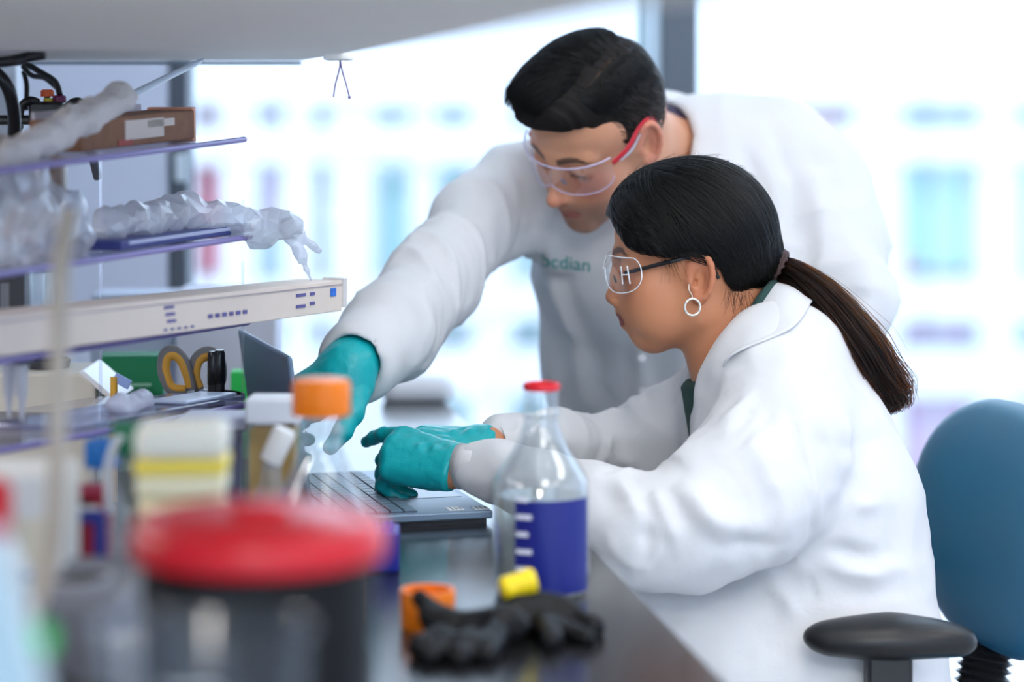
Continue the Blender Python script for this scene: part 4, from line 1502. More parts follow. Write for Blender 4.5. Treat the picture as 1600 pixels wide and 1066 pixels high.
    # buttons down the placket
    for px, py, y in ((1003, 560, 3.36), (1005, 612, 3.40), (1000, 505, 3.33)):
        cpt = Vector(P(px, py, y))
        lathe('button', [(0, .0015), (.0045, .0018), (.0058, .0008), (.0058, -.001), (0, -.001)], mat('white_button', srgb(225, 225, 230), .3), coat, 16, cpt,
              Vector((-.1, -1, .1)).to_track_quat('Z', 'Y').to_matrix())

    # ---- hair
    G = Field(axis(c[0] - .17, c[0] + .17, .0026), axis(c[1] - .17, c[1] + .17, .0026), axis(c[2] - .16, c[2] + .18, .0026))
    E = lambda p, r, k=.02: G.ell(H.w(p), r, H.R, k)
    E((-.012, 0, .045), (.096, .0785, .086))
    E((-.03, 0, .02), (.070, .0695, .066), .02)
    E((.020, -.006, .085), (.082, .066, .058), .025)
    E((.055, -.010, .095), (.048, .056, .036), .02)
    cut_poly(G, fr, [(.3, .092), (.110, .092), (.086, .086), (.064, .078), (.050, .046), (.036, .036), (.027, .006), (.016, -.002), (.008, .022), (-.006, .038), (-.026, .030),
                     (-.034, -.006), (-.046, -.034), (-.075, -.046), (-.13, -.046), (-.13, -.3), (.3, -.3)], .006)
    v, f = G.mesh(1)
    N = normals(v, f)
    lv = H.loc(v)
    part = np.exp(-((lv[:, 1] - .046 - .002 * np.sin(lv[:, 0] * 60)) / .0024) ** 2) * (lv[:, 2] > .08) * (lv[:, 0] > -.06) * (lv[:, 0] < .040)
    v = v - N * (part * .004)[:, None]
    topm = np.clip((lv[:, 2] - .055) / .03, 0, 1) * np.clip((.062 - lv[:, 1]) / .02, 0, 1)
    qn = np.stack([lv[:, 0] * 150 + lv[:, 1] * 45, lv[:, 1] * 20, lv[:, 2] * 20], 1)
    v = v + N * (topm * ((1 - 2 * np.abs(vnoise(qn, 1.0, 71))) * .0022 + vnoise(qn * .45, 1.0, 72) * .002))[:, None]
    low = np.clip((.080 - lv[:, 2]) / .08, 0, 1) * (1 - topm)
    hc = np.array((.0085, .0065, .006)) * np.ones((len(v), 1))
    hc = hc + (np.array((.085, .055, .042)) - hc) * (low * .75)[:, None]
    hc = hc + (np.array((.20, .115, .080)) - hc) * (part * .8)[:, None]
    hair = np_mesh('hair', v, f, HAIR_CAP, body, col=hc)
    rs = np.random.RandomState(8)
    m = 16
    t = np.linspace(0, 1, m)[:, None]
    out, offs = [], []
    n = 5200
    for i in range(n):
        k = rs.rand()
        if k < .66:                                           # combed across from the parting, forward at the fringe
            x0 = rs.uniform(-.085, .080)
            y0 = .043 - rs.rand() ** 1.2 * .090
            p0 = np.array((x0, y0, .15))
            fw = np.clip((x0 + .03) / .1, 0, 1)
            d = np.array((.008 + .030 * fw + rs.uniform(-.006, .006), -.044 + .012 * fw + rs.uniform(-.006, .006), -.010 - .02 * fw))
            p1 = p0 + d; pc = p0 + d * .5 + np.array((0, 0, .012))
            top = rs.uniform(.0035, .009) + (.004 * rs.rand() if x0 > .05 else 0)
            of = .0006 + top * np.sin(np.linspace(0, 1.9, m))
        else:                                                 # short sides, down and back
            x0 = rs.uniform(-.095, .045); z0 = rs.uniform(-.02, .13)
            sd = 1 if rs.rand() < .75 else -1
            p0 = np.array((x0, sd * (.10 if z0 < .09 else .058), z0 if z0 < .09 else .14))
            d = np.array((-.010, sd * .004, -.014)) * rs.uniform(.5, 1.2)
            if rs.rand() < .45:                               # from the parting down the near side
                x0 = rs.uniform(-.09, .060)
                p0 = np.array((x0, .050 + .006 * rs.rand(), .14 - .03 * rs.rand()))
                d = np.array((-.012 + rs.uniform(-.006, .006), .036, -.030)) * rs.uniform(.6, 1.1)
            p1 = p0 + d; pc = (p0 + p1) / 2
            of = np.linspace(.0006, .0026, m)
        out.append((1 - t) ** 2 * p0 + 2 * t * (1 - t) * pc + t ** 2 * p1)
        offs.append(of)
    L = np.array(out); offs = np.array(offs)
    Wd = np.einsum('ij,nmj->nmi', H.R, L * H.s) + H.c
    Wd = lay_on(G, Wd.reshape(-1, 3), offs.ravel(), 7).reshape(n, m, 3)
    ok = (np.abs(sampler(G)[0](Wd.reshape(-1, 3)) - offs.ravel()) < .006).reshape(n, m).all(1)
    ok &= np.linalg.norm(np.diff(Wd, axis=1), axis=2).max(1) < .012
    hair_curves('hair_strands', Wd[ok], .00036, STRAND_W, hair, .3)
    # ---- glasses
    safety_glasses(H, body, clear_mat('violet_lens', (.90, .90, .96, 1), .10, .03, edge=.5), mat('red_plastic_arm', srgb(190, 22, 40), .3), True,
                   mat('violet_edge', srgb(206, 196, 226), .2), mat('grey_soft', srgb(150, 150, 165), .4), arm2=mat('grey_inlay', srgb(175, 180, 195), .35))
    # ---- lettering on the chest
    M = Matrix.Translation(P(885, 413, 3.315)) @ Matrix(((.97, 0, -.2), (-.2, 0.25, -.97), (-.1, .97, .2))).to_4x4()
    tx = text('chest_lettering', 'bcdian', .0275, mat('teal_print', srgb(20, 150, 146), .7), coat, M, .0004)
    from mathutils.bvhtree import BVHTree
    bv = BVHTree.FromPolygons([tuple(p) for p in V], [tuple(int(i) for i in q) for q in F])
    for vt in tx.data.vertices:
        hit = bv.ray_cast(Vector((vt.co.x, vt.co.y - .25, vt.co.z)), Vector((0, 1, 0)))
        if hit[0] is not None: vt.co = hit[0] + hit[1] * (.0012 if hit[1].y < 0 else -.0012)
    return body, H
build_woman()
build_man()
# ================================================================== office chair
def build_chair():
    TEAL = mat('teal_vinyl', srgb(48, 104, 132), .42, spec=.45, bump=.06, bscale=300, bdist=.0006)
    ch = empty('office_chair', (.46, 2.97, 0), label='teal padded office chair with black armrests behind the seated person', cat='chair')
    ch_o = Vector((.46, 2.97, 0))
    def loc(v): return Vector(v) - ch_o
    # back pad: rounded shield, puffed
    n = Vector((-.955, -.28, .10)).normalized()
    s = Vector((-.28, .955, 0)).normalized()
    u = n.cross(s); u = u if u.z > 0 else -u
    cc = P(1545, 822, 3.06)
    bm = bmesh.new()
    H2, T = .158, .040
    rings = []
    nst, nr = 44, 9
    for side in (1, -1):
        rr = []
        for k in range(nr):
            f = 1 - (k / (nr - 1)) ** 1.6 if k else 1.0
            ring = []
            for i in range(nst):
                a = 2 * PI * i / nst
                ca, sa = math.cos(a), math.sin(a)
                ex = .62
                y = H2 * math.copysign(abs(sa) ** ex, sa)
                wd = .208 if y > 0 else .208 - .055 * (-y / H2)
                if y > 0: wd = .208 - .05 * (y / H2) ** 2
                x = wd * math.copysign(abs(ca) ** ex, ca)
                th = T * math.sqrt(max(0, 1 - f ** 4)) * (1.0 if side > 0 else .45)
                curve = -.025 * (1 - (x * f / .21) ** 2)
                p = cc + s * (x * f) + u * (y * f) + n * (side * th + curve)
                ring.append(p)
            rr.append(ring)
        rings.append(rr)
    front = rings[0]
    def mesh_from(rr, nm, m, par, mid_off=0):
        bm = bmesh.new()
        vs = []
        for k, ring in enumerate(rr):
            if k == nr - 1: vs.append([bm.verts.new(sum((Vector(p) for p in ring), Vector()) / nst - ch_o)])
            else: vs.append([bm.verts.new(loc(p)) for p in ring])
        for a, b in zip(vs, vs[1:]):
            for i in range(nst):
                j = (i + 1) % nst
                if len(b) == 1: bm.faces.new([a[i], a[j], b[0]])
                else: bm.faces.new([a[i], a[j], b[j], b[i]])
        return bm_obj(nm, bm, m, par, smooth=True)
    back = mesh_from(front, 'backrest', TEAL, ch)
    mesh_from(rings[1], 'back_shell', BLACKP, back)
    # bellows below it
    p0 = P(1545, 1000, 3.10); p1 = P(1520, 1150, 3.08)
    bm = bmesh.new()
    pts, rs = [], []
    for i in range(25):
        t = i / 24
        pts.append(loc(p0.lerp(p1, t))); rs.append(.036 if i % 2 else .028)
    add_tube(bm, pts, rs, 20)
    bm_obj('bellows', bm, BLACKP, ch)
    bm = bmesh.new()
    add_tube(bm, [loc(p1), loc(p1) + Vector((-.05, -.02, -.06)), Vector((-.02, 0, .42))], .016, 10)
    bm_obj('back_bar', bm, BLACKP, ch, smooth=True)
    # seat
    S = Field(axis(.16, .72, .008), axis(2.68, 3.26, .008), axis(.38, .54, .006))
    S.cone((.32, 2.86, .455), (.32, 3.08, .455), .10, .10, .05, flat=.42, flat_dir=(0, 0, 1))
    S.ell((.44, 2.97, .455), (.245, .235, .042), None, .03)
    v, f = S.mesh(1)
    np_mesh('seat', v - np.array(ch_o), f, TEAL, ch)
    lathe('gas_column', [(.02, .12), (.02, .30), (.030, .30), (.030, .415), (.0, .415)], BLACKP, ch, 20)
    for i in range(5):
        a = 2 * PI * i / 5 + .3
        e = Vector((.29 * math.cos(a), .29 * math.sin(a), .085))
        tube('leg', [(0, 0, .125), e * .5 + Vector((0, 0, .065)), e], [.026, .022, .016], BLACKP, ch, 8, n=3)
        d = Vector((-math.sin(a), math.cos(a), 0))
        lathe('caster', [(0, -.012), (.026, -.012), (.028, -.006), (.028, .006), (.026, .012), (0, .012)], BLACKP, ch, 18, (e.x, e.y, .030), d.to_track_quat('Z', 'Y').to_matrix())
    # armrests
    for sgn, yy in ((-1, 2.735), (1, 3.21)):
        S = Field(axis(.30, .57, .0035), axis(yy - .07, yy + .07, .0035), axis(.61, .71, .0035))
        k = lambda px, py: (lambda v: np.array((v.x, yy, v.z)))(P(px, py, 2.735))
        S.cone(k(1300, 998), k(1392, 992), .028, .034, .01, flat=.62, flat_dir=(0, 0, 1))
        S.cone(k(1392, 992), k(1490, 1004), .034, .026, .01, flat=.60, flat_dir=(0, 0, 1))
        S.ell(k(1388, 996), (.096, .043, .0245), None, .01)
        v, f = S.mesh(1)
        pad = np_mesh('armrest', v - np.array(ch_o), f, mat('black_pad', (.010, .010, .011, 1), .38, spec=.45, bump=.1, bscale=250, bdist=.0006), ch)
        q = P(1388, 1030, 2.735)
        post = box('armrest_post', (q.x - ch_o.x, yy - 2.97, .53), (.052, .030, .24), BLACKP, ch, .005)
        box('button', (q.x - ch_o.x + .006, yy - 2.97 - sgn * -.0165, .607), (.024, .006, .012), mat('grey_black', (.05, .05, .055, 1), .4), post, .002)
        box('armrest_bracket', (q.x - ch_o.x, (yy - 2.97) * .72, .415), (.06, abs(yy - 2.97) * .65, .02), BLACKP, ch, .004)
    return ch
build_chair()
# ================================================================== laptop and the sharper things on the bench
def at(px, Y, z=BZ):
    return Vector(((px - 800) * Y / FPX, Y, z))


def build_laptop():
    u = Vector((.961, .276, 0)).normalized()       # from the hinge to the typist
    v = Vector((-u.y, u.x, 0))                     # along the hinge, away from the lens
    near_front = Vector((-.0224, 2.826, BZ))
    D, W, T = .215, .335, .0155
    org = near_front - u * D
    r = empty('laptop', tuple(org), rz=math.atan2(u.y, u.x), label='open grey laptop on the bench between the two people', cat='laptop')
    G1 = mat('grey_laptop', srgb(118, 138, 158), .40, metal=.4)
    G2 = mat('dark_screen', (.013, .012, .015, 1), .35, spec=.35)
    base = prism('base', [(0, 0), (D, 0), (D, W), (0, W)], T - .006, G1, r, .002, Matrix.Translation((0, 0, .006)))
    prism('underside', [(.008, .006), (D - .006, .006), (D - .006, W - .006), (.008, W - .006)], .006, BLACKP, r)  # laptop bottom as a black slab, giving the dark shadow line below the base
    prism('keyboard_well', [(.030, .014), (.128, .014), (.128, W - .014), (.030, W - .014)], .0006, mat('dark_well', srgb(34, 42, 52), .6), r, 0, Matrix.Translation((0, 0, T)))
    KM = mat('key_grey', srgb(98, 120, 138), .45)
    kme = None
    nr, nc = 6, 15
    dx, dy = .098 / nr, (W - .028) / nc
    for i in range(nr):
        for j in range(nc):
            if i == nr - 1 and 5 <= j <= 9:
                if j != 7: continue
                box('key', (.030 + dx * (i + .5), W / 2 , T + .0014), (dx - .0024, dy * 5 - .0024, .0022), KM, r, .0004)
                continue
            if kme is None:
                k0 = box('key', (0, 0, 0), (dx - .0024, dy - .0024, .0022), KM, r, .0004)
                kme = k0
                k = k0
            else:
                k = kme.copy(); COL.objects.link(k)
            k.location = (.030 + dx * (i + .5), .014 + dy * (j + .5), T + .0014)
    prism('touchpad', [(.138, .105), (.205, .105), (.205, .205), (.138, .205)], .0004, mat('pad_grey', srgb(74, 84, 98), .3, metal=.4), r, 0, Matrix.Translation((0, 0, T)))
    for (x, y) in ((.176, .022), (.206, .020)):
        st = prism('sticker', [(x - .010, y - .012), (x + .008, y - .012), (x + .008, y + .012), (x - .010, y + .012)], .0004, mat('sticker_white', srgb(228, 232, 236), .5), r, 0, Matrix.Translation((0, 0, T)))
        bm = bmesh.new()
        for q in range(3):
            add_box(bm, (x - .005 + q * .005, y, T + .0005), (.0014, .018 - .003 * q, .0003))
        bm_obj('sticker_print', bm, mat('print_grey', srgb(110, 118, 130), .6), st)
    # lid
    th = math.radians(8)
    M = Matrix.Translation((.004, 0, T)) @ Matrix.Rotation(-th, 4, 'Y')
    L = .190
    lid = box('lid', (-.004, W / 2, L / 2), (.006, W, L), G1, r, .003)
    lid.matrix_local = M
    scr = box('screen', (-.0006, W / 2, L / 2 + .004), (.0012, W - .010, L - .016), G2, lid)
    bm = bmesh.new()
    for yy in (.05, W - .05):
        add_tube(bm, [(.002, yy - .02, T), (.002, yy + .02, T)], .005, 12)
    bm_obj('hinge', bm, BLACKP, r, smooth=True, auto=40)
build_laptop()

CLEARG = clear_mat('bottle_glass', (.94, .96, .965, 1), .075, .03, edge=.85, body=.05, body_col=srgb(225, 235, 240))
CLEARP = clear_mat('clear_plastic', (.93, .945, .96, 1), .05, .08, edge=.5, body=.10, body_col=srgb(225, 230, 236))
ORANGE = mat('orange_cap', srgb(248, 128, 8), .4, spec=.4)
RED = mat('red_plastic', srgb(214, 22, 36), .32, spec=.5)


def flask(px, Y, R, H, h_sh, h_nk, r_nk, label, cat='bottle'):
    """round laboratory bottle; returns the root"""
    o = at(px, Y)
    r = empty('reagent_bottle', tuple(o), label=label, cat=cat)
    prof = [(0, .004), (R * .80, .0015), (R * .94, .003), (R, .012), (R, h_sh)]
    for i in range(1, 9):
        t = i / 8
        rr = R + (r_nk - R) * (t * t * (3 - 2 * t) * .55 + t * .45)
        prof.append((rr, h_sh + (h_nk - h_sh) * (t * .72 + .28 * t * t)))
    prof += [(r_nk, h_nk + .004), (r_nk + .0022, h_nk + .007), (r_nk + .0022, h_nk + .010), (r_nk, h_nk + .013), (r_nk, H), (r_nk - .003, H)]
    g = lathe('glass_body', prof, CLEARG, r, 48)
    inn = [(rr - .003, z) for rr, z in prof[3:-1]]
    lathe('inner_wall', [(0, .008), (R * .8, .007)] + inn, CLEARG, g, 40)
    return r, g


def ribbed_cap(name, r, z0, z1, m, parent, hollow=False):
    bm = bmesh.new()
    seg = 72
    prof = [(r * .985, z0), (r, z0 + .002), (r, z1 - .004), (r * .93, z1), (r * .80, z1 + .0006), (0, z1 + .0004)]
    if hollow: prof = [(0, z0 + .003), (r * .84, z0 + .003), (r * .86, z1), (r * .97, z1), (r * 1.0, z1 - .002), (r * .95, z0), (0, z0)]
    rings = []
    for k, (rr, z) in enumerate(prof):
        if rr == 0: rings.append([bm.verts.new((0, 0, z))]); continue
        ring = []
        for i in range(seg):
            a = 2 * PI * i / seg
            rb = rr * (1 + (.018 if (i % 2) else 0) * (1 if rr > r * .94 else 0))
            ring.append(bm.verts.new((rb * math.cos(a), rb * math.sin(a), z)))
        rings.append(ring)
    for a, b in zip(rings, rings[1:]):
        for i in range(seg):
            j = (i + 1) % seg
            if len(a) == 1: bm.faces.new([a[0], b[i], b[j]])
            elif len(b) == 1: bm.faces.new([a[i], a[j], b[0]])
            else: bm.faces.new([a[i], a[j], b[j], b[i]])
    return bm_obj(name, bm, m, parent, smooth=True, auto=50)


# bottle with a blue panel
r, g = flask(846, 2.437, .0485, .205, .112, .172, .0175, 'open clear glass bottle with blue panel and red pouring ring beside the sleeve')
lathe('pouring_ring', [(.0150, .2035), (.0180, .2035), (.0190, .205), (.0188, .2095), (.0170, .2110), (.0150, .2095)], RED, r, 32, closed=True)
a0, a1 = -PI / 2 - math.radians(33), -PI / 2 + math.radians(70)
bm = bmesh.new()
R = .0488
nn = 24
rows_ = [[bm.verts.new((R * math.cos(a0 + (a1 - a0) * i / nn), R * math.sin(a0 + (a1 - a0) * i / nn), z)) for i in range(nn + 1)] for z in (.006, .099)]
for i in range(nn): bm.faces.new([rows_[0][i], rows_[0][i + 1], rows_[1][i + 1], rows_[1][i]])
pan = bm_obj('blue_panel', bm, mat('blue_print', srgb(20, 32, 122), .35, spec=.5), g, smooth=True)
for k in range(6):
    z = .012 + k * .0172
    bm = bmesh.new()
    w = .0165 if k % 2 == 0 else .013
    vs = [[], []]
    for i in range(5):
        a = a0 + math.radians(1.5) + (w / R) * i / 4
        for q, zz in enumerate((z, z + .0048)):
            vs[q].append(bm.verts.new(((R + .0003) * math.cos(a), (R + .0003) * math.sin(a), zz)))
    for i in range(4): bm.faces.new([vs[0][i], vs[0][i + 1], vs[1][i + 1], vs[1][i]])
    bm_obj('graduation_mark', bm, mat('white_print', srgb(225, 228, 240), .5), g)
lathe('liquid', [(0, .0085), (.040, .0085), (.0445, .014), (.0445, .098), (0, .098)], clear_mat('clear_liquid', (.955, .955, .90, 1), .03, .0, edge=.3), r, 40)

# bottle with the orange cap
r, g = flask(502, 2.20, .0450, .226, .120, .188, .0180, 'tall clear glass bottle with an orange screw cap behind the red lid')
ribbed_cap('screw_cap', .0262, .210, .242, ORANGE, r)

# orange cap standing open on the bench
r = empty('orange_cap', tuple(at(668, 2.275)), label='loose orange screw cap standing upside down by the black gloves', cat='cap')
ribbed_cap('cap_shell', .0258, 0, .036, ORANGE, r, True)

# black gloves, crumpled
BG = mat('black_nitrile', (.005, .005, .006, 1), .48, spec=.25, bump=.4, bscale=60, bdist=.004)
def crumpled(name, prims, label, seed):
    lo = np.min([np.minimum(a, b) for a, b, _, _ in prims], 0) - .03
    hi = np.max([np.maximum(a, b) for a, b, _, _ in prims], 0) + .03
    S = Field(axis(lo[0], hi[0], .0022), axis(lo[1], hi[1], .0022), axis(BZ - .03, hi[2], .0022))
    for a, b, ra, rb in prims: S.cone(a, b, ra, rb, .008)
    v, f = S.mesh(1)
    N = normals(v, f)
    v = v + N * ((1 - 2 * np.abs(vnoise(v, 30, seed))) * .0022 + vnoise(v, 70, seed + 1) * .0010)[:, None]
    v[:, 2] = np.maximum(v[:, 2], BZ + .0004)
    o = np_mesh(name, v, f, BG)
    return tag(o, label, 'glove')
def g_(px, Y, h): return np.array(at(px, Y, BZ + h))
crumpled('nitrile_glove', [(g_(690, 2.20, .014), g_(790, 2.20, .016), .016, .020), (g_(700, 2.20, .018), g_(658, 2.22, .040), .011, .008), (g_(690, 2.17, .012), g_(655, 2.15, .010), .012, .009),
          (g_(705, 2.15, .012), g_(672, 2.125, .008), .011, .008), (g_(735, 2.16, .014), g_(720, 2.12, .008), .012, .009), (g_(775, 2.19, .016), g_(760, 2.13, .008), .013, .009), (g_(700, 2.20, .014), g_(668, 2.20, .026), .010, .008)],
         'crumpled black nitrile glove with upturned fingers beside the orange cap', 31)
crumpled('nitrile_glove', [(g_(806, 2.26, .016), g_(872, 2.26, .015), .021, .018), (g_(870, 2.26, .012), g_(925, 2.24, .008), .015, .010), (g_(872, 2.23, .010), g_(918, 2.20, .007), .012, .008),
          (g_(850, 2.23, .012), g_(862, 2.18, .008), .012, .009), (g_(815, 2.25, .014), g_(800, 2.21, .008), .014, .009), (g_(812, 2.27, .02), g_(800, 2.28, .026), .014, .010)],
         'crumpled black nitrile glove lying flat against the blue-panel bottle', 35)
a, b = P(783, 922, 2.255), P(836, 906, 2.262)
yr = tube('yellow_stopper', [a, a.lerp(b, .12), a.lerp(b, .5), a.lerp(b, .9), b], [.0085, .0115, .0112, .0122, .0105], mat('yellow_rubber', srgb(252, 220, 20), .45), None, 16, n=3)
tag(yr, 'yellow rubber stopper lying on top of the black gloves', 'stopper')

# low blue box behind the bucket
r = empty('tube_rack', tuple(at(560, 2.53)), rz=.03, label='low dark blue tube rack on the bench behind the red lid', cat='rack')
BLU = mat('blue_plastic', srgb(26, 40, 150), .4)
box('body', (0, .03, .021), (.085, .06, .042), BLU, r, .003)
bm = bmesh.new()
for i in range(5):
    for j in range(3): add_lathe(bm, [(.0062, 0), (.0062, .004), (.0045, .004), (.0045, 0)], 12, (-.030 + i * .015, .013 + j * .017, .042), closed=True)
bm_obj('hole_rims', bm, mat('violet_blue', srgb(80, 70, 190), .4), r)

# cup with scissors and markers
ctr = at(322, 3.02)
r = empty('pen_cup', tuple(ctr), label='dark wire pen cup with shiny rim holding the scissors', cat='cup')
lathe('cup_body', [(0, .002), (.042, .002), (.046, .124), (.0452, .124), (.0415, .004), (0, .004)], mat('smoke_metal', srgb(70, 72, 80), .4, metal=.5), r, 40)
lathe('rim', [(.0452, .122), (.0485, .123), (.0485, .127), (.0452, .128)], mat('shiny_rim', srgb(150, 155, 165), .15, metal=.9), r, 40, closed=True)
def build_scissors():
    Y = 3.015
    r = empty('scissors', tuple(P(300, 612, Y)), label='scissors with grey and yellow handles standing in the pen cup', cat='scissors')
    o = P(300, 612, Y)
    GR = mat('grey_grip', srgb(122, 120, 122), .5); YE = mat('yellow_grip', srgb(228, 168, 62), .5)
    loops = [[(292, 612), (268, 608), (256, 580), (258, 556), (270, 549), (284, 560), (294, 585), (300, 610)],
             [(312, 610), (304, 590), (306, 566), (318, 553), (334, 553), (344, 570), (344, 596), (334, 612)]]
    for i, lp in enumerate(loops):
        pts = [P(x, y, Y + .006 * i) - o for x, y in lp]
        ol = tube('handle', pts, [.0040, .0055, .0055, .0050, .0044], GR, r, 12, flat=1.5, up=(0, 1, 0), n=7)
        cc = sum(pts, Vector()) / len(pts)
        inn = [p.lerp(cc, .16) + Vector((0, -.0022, 0)) for p in pts]
        tube('grip_lining', inn, [.0030, .0038, .0044, .0038, .0030], YE, ol, 10, flat=1.5, up=(0, 1, 0), n=7)
    ST = mat('steel', srgb(190, 192, 196), .2, metal=1.0)
    for i, (xa, xb) in enumerate(((296, 318), (318, 305))):
        a = P(xa, 608, Y + .004 * i) - o; b = P(xb, 740, Y + .004 * i) - o
        d = (b - a).normalized(); side = Vector((d.z, 0, -d.x))
        bm = bmesh.new()
        vs = []
        for off in (-.0008, .0008):
            vs += [bm.verts.new(a - side * .006 + Vector((0, off, 0))), bm.verts.new(a + side * .006 + Vector((0, off, 0))), bm.verts.new(b + side * .002 + Vector((0, off, 0))), bm.verts.new(b - side * .001 + Vector((0, off, 0)))]
        for f in ((0, 1, 2, 3), (7, 6, 5, 4), (0, 4, 5, 1), (1, 5, 6, 2), (2, 6, 7, 3), (3, 7, 4, 0)): bm.faces.new([vs[q] for q in f])
        bm_obj('blade', bm, ST, r)
build_scissors()
for i, (px, top, lab) in enumerate(((333, 549, 'black marker pen standing in the cup against the scissors handle'), (343, 547, 'black marker pen standing in the cup furthest from the scissors loops'))):
    Y = 2.995 - .004 * i
    o = P(px, 700, Y)
    h = P(px, top, Y).z - o.z
    r = empty('marker_pen', tuple(o), label=lab, cat='pen')
    lathe('barrel', [(0, -.04), (.0062, -.04), (.0066, h - .040), (0, h - .040)], BLACKP, r, 16)
    lathe('pen_cap', [(.0064, h - .042), (.0071, h - .040), (.0069, h - .004), (.0054, h), (0, h)], mat('black_gloss', (.01, .01, .012, 1), .2), r, 16)
# ================================================================== clutter on the left of the bench and on the shelves
def carton(name, c, s, rz, m, label, cat='box', bevel=.002, marks=(), lid=True):
    r = empty(name, c, rz, label, cat)
    bd = box('body', (0, 0, s[2] / 2), s, m, r, bevel)
    if lid:
        box('lid_flap', (0, 0, s[2] + .0008), (s[0] * .99, s[1] * .99, .0012), m, bd)
    for (nm, x, z, w, h, mm) in marks:      # print on the face turned to the lens
        box(nm, (x, -s[1] / 2 - .0004, z), (w, .0008, h), mm, bd)
    return r
WHITEB = mat('white_card', srgb(226, 226, 224), .6)
CREAM = mat('cream_card', srgb(226, 218, 196), .6)
GREEN = mat('green_card', srgb(22, 128, 84), .5)
BGREEN = mat('bright_green', srgb(40, 200, 90), .5)
DKGREY = mat('dark_grey_plastic', srgb(62, 64, 72), .5)
MIDGREY = mat('mid_grey_plastic', srgb(128, 130, 140), .5)
MAROON = mat('maroon_card', srgb(150, 16, 48), .5)
BLUEC = mat('blue_cap', srgb(20, 110, 190), .4)
GREENC = mat('green_cap', srgb(10, 110, 74), .4)
PRINT = mat('print_blue_grey', srgb(110, 118, 160), .6)
BROWN = mat('brown_card', srgb(142, 100, 76), .8, noise=.15, nscale=60)

# bucket with the red lid
r = empty('waste_bucket', tuple(at(405, 1.55)), label='round black bucket with a bright red lid in the front of the bench', cat='bucket')
lathe('bucket', [(0, .003), (.064, .003), (.068, .006), (.0755, 0.2000), (.078, 0.2020), (.078, 0.2100), (.0735, 0.2100), (.064, .008), (0, .008)], mat('bucket_black', (.008, .008, .009, 1), .55, spec=.25), r, 56)
ld = lathe('lid', [(.0785, 0.2060), (.0812, 0.2070), (.0820, 0.2130), (.0815, 0.2220), (.0780, 0.2295), (.0700, 0.2315), (.0660, 0.2295), (.0600, 0.2290), (.0560, 0.2315), (.030, 0.2335), (0, .2338)], RED, r, 64, auto=60)
lathe('lid_seat', [(0, .2336), (.020, .2336), (.021, .2375), (.018, .2390), (0, .2390)], RED, ld, 40)
# clear beaker in front of it
r = empty('beaker', tuple(at(318, 1.27)), label='large clear plastic beaker nearest the lens in front of the black bucket', cat='beaker')
lathe('beaker_wall', [(0, .003), (.050, .003), (.0525, .008), (.0550, .215), (.0585, .221), (.0575, .2225), (.0535, .216), (.0510, .010), (0, .006)], clear_mat('hazy_plastic', (.90, .91, .93, 1), .02, .14, edge=.35, body=.035, body_col=srgb(170, 180, 190)), r, 48)
bm = bmesh.new()
for k in range(5): add_box(bm, (0, -.0560 + k * -.0002, .06 + k * .035), (.018 if k % 2 else .028, .0012, .0016))
bm_obj('graduations', bm, mat('pale_print', srgb(225, 228, 230), .5), r)
# translucent sleeve at the left edge
o = P(-40, 1240, 1.22)
r = empty('plastic_sleeve', (o.x, o.y, BZ), label='pale blue translucent plastic sleeve leaning at the lower left edge', cat='sleeve')
pts = [P(-110, 800, 1.20), P(0, 838, 1.20), P(78, 1120, 1.22), P(95, 1290, 1.24)]
bm = bmesh.new()
base = Vector((o.x, o.y, BZ))
bl = Vector((P(-150, 1300, 1.24).x, 1.24, BZ))
f_ = [bm.verts.new(p - base) for p in pts[:3]] + [bm.verts.new(Vector((pts[3].x, 1.24, BZ)) - base), bm.verts.new(bl - base)]
g2 = [bm.verts.new(v.co + Vector((0, .012, 0))) for v in f_]
bm.faces.new(f_); bm.faces.new(g2[::-1])
for i in range(5):
    j = (i + 1) % 5
    bm.faces.new([f_[i], g2[i], g2[j], f_[j]])
bm_obj('sleeve_film', bm, mat('pale_blue_plastic', srgb(168, 196, 210), .4), r, bevel=.003)
tube('sleeve_seam', [pts[0] - base, pts[1] - base, pts[2] - base], .003, mat('sleeve_edge', srgb(205, 222, 230), .4), r, 8, n=0)
lathe('green_clip', [(0, -.006), (.007, -.006), (.008, 0), (.007, .006), (0, .006)], BGREEN, r, 20, P(55, 1003, 1.22) - base + Vector((0, .006, 0)))
# red capped bottle, cut by the left edge
r = empty('squeeze_bottle', tuple(at(-22, 1.62)), label='white bottle with red cap cut by the left edge of the picture', cat='bottle')
lathe('body', [(0, .002), (.024, .002), (.026, .006), (.026, .19), (.014, .205), (0, .205)], WHITEB, r, 28)
lathe('cap', [(.0145, .200), (.0175, .202), (.0175, .238), (.012, .243), (0, .243)], RED, r, 28)

# white and green carton
carton('glove_carton', tuple(at(20, 1.92)), (.090, .10, .203), .02, WHITEB, 'white carton with green printed panel standing at the left edge behind the sleeve', marks=[
    ('cream_panel', 0, .155, .084, .035, CREAM), ('blue_line', .004, .128, .040, .006, PRINT), ('pink_print', .0, .112, .050, .006, mat('pink_print', srgb(220, 190, 180), .6)),
    ('green_panel', -.004, .082, .062, .036, GREEN), ('green_panel', -.004, .035, .062, .030, GREEN)])
# beige tubing hanging down
tb = tube('rubber_tubing', [P(108, 335, 1.95), P(96, 420, 1.85), P(92, 560, 1.78), P(88, 760, 1.75), P(76, 880, 1.74), P(40, 985, 1.72), P(-40, 1120, 1.70), Vector((-.52, 1.66, BZ + .008))], .0070, mat('beige_rubber', srgb(190, 180, 165), .6), None, 10, n=7)
tag(tb, 'beige rubber tubing hanging in front of the clear shelves', 'tube')
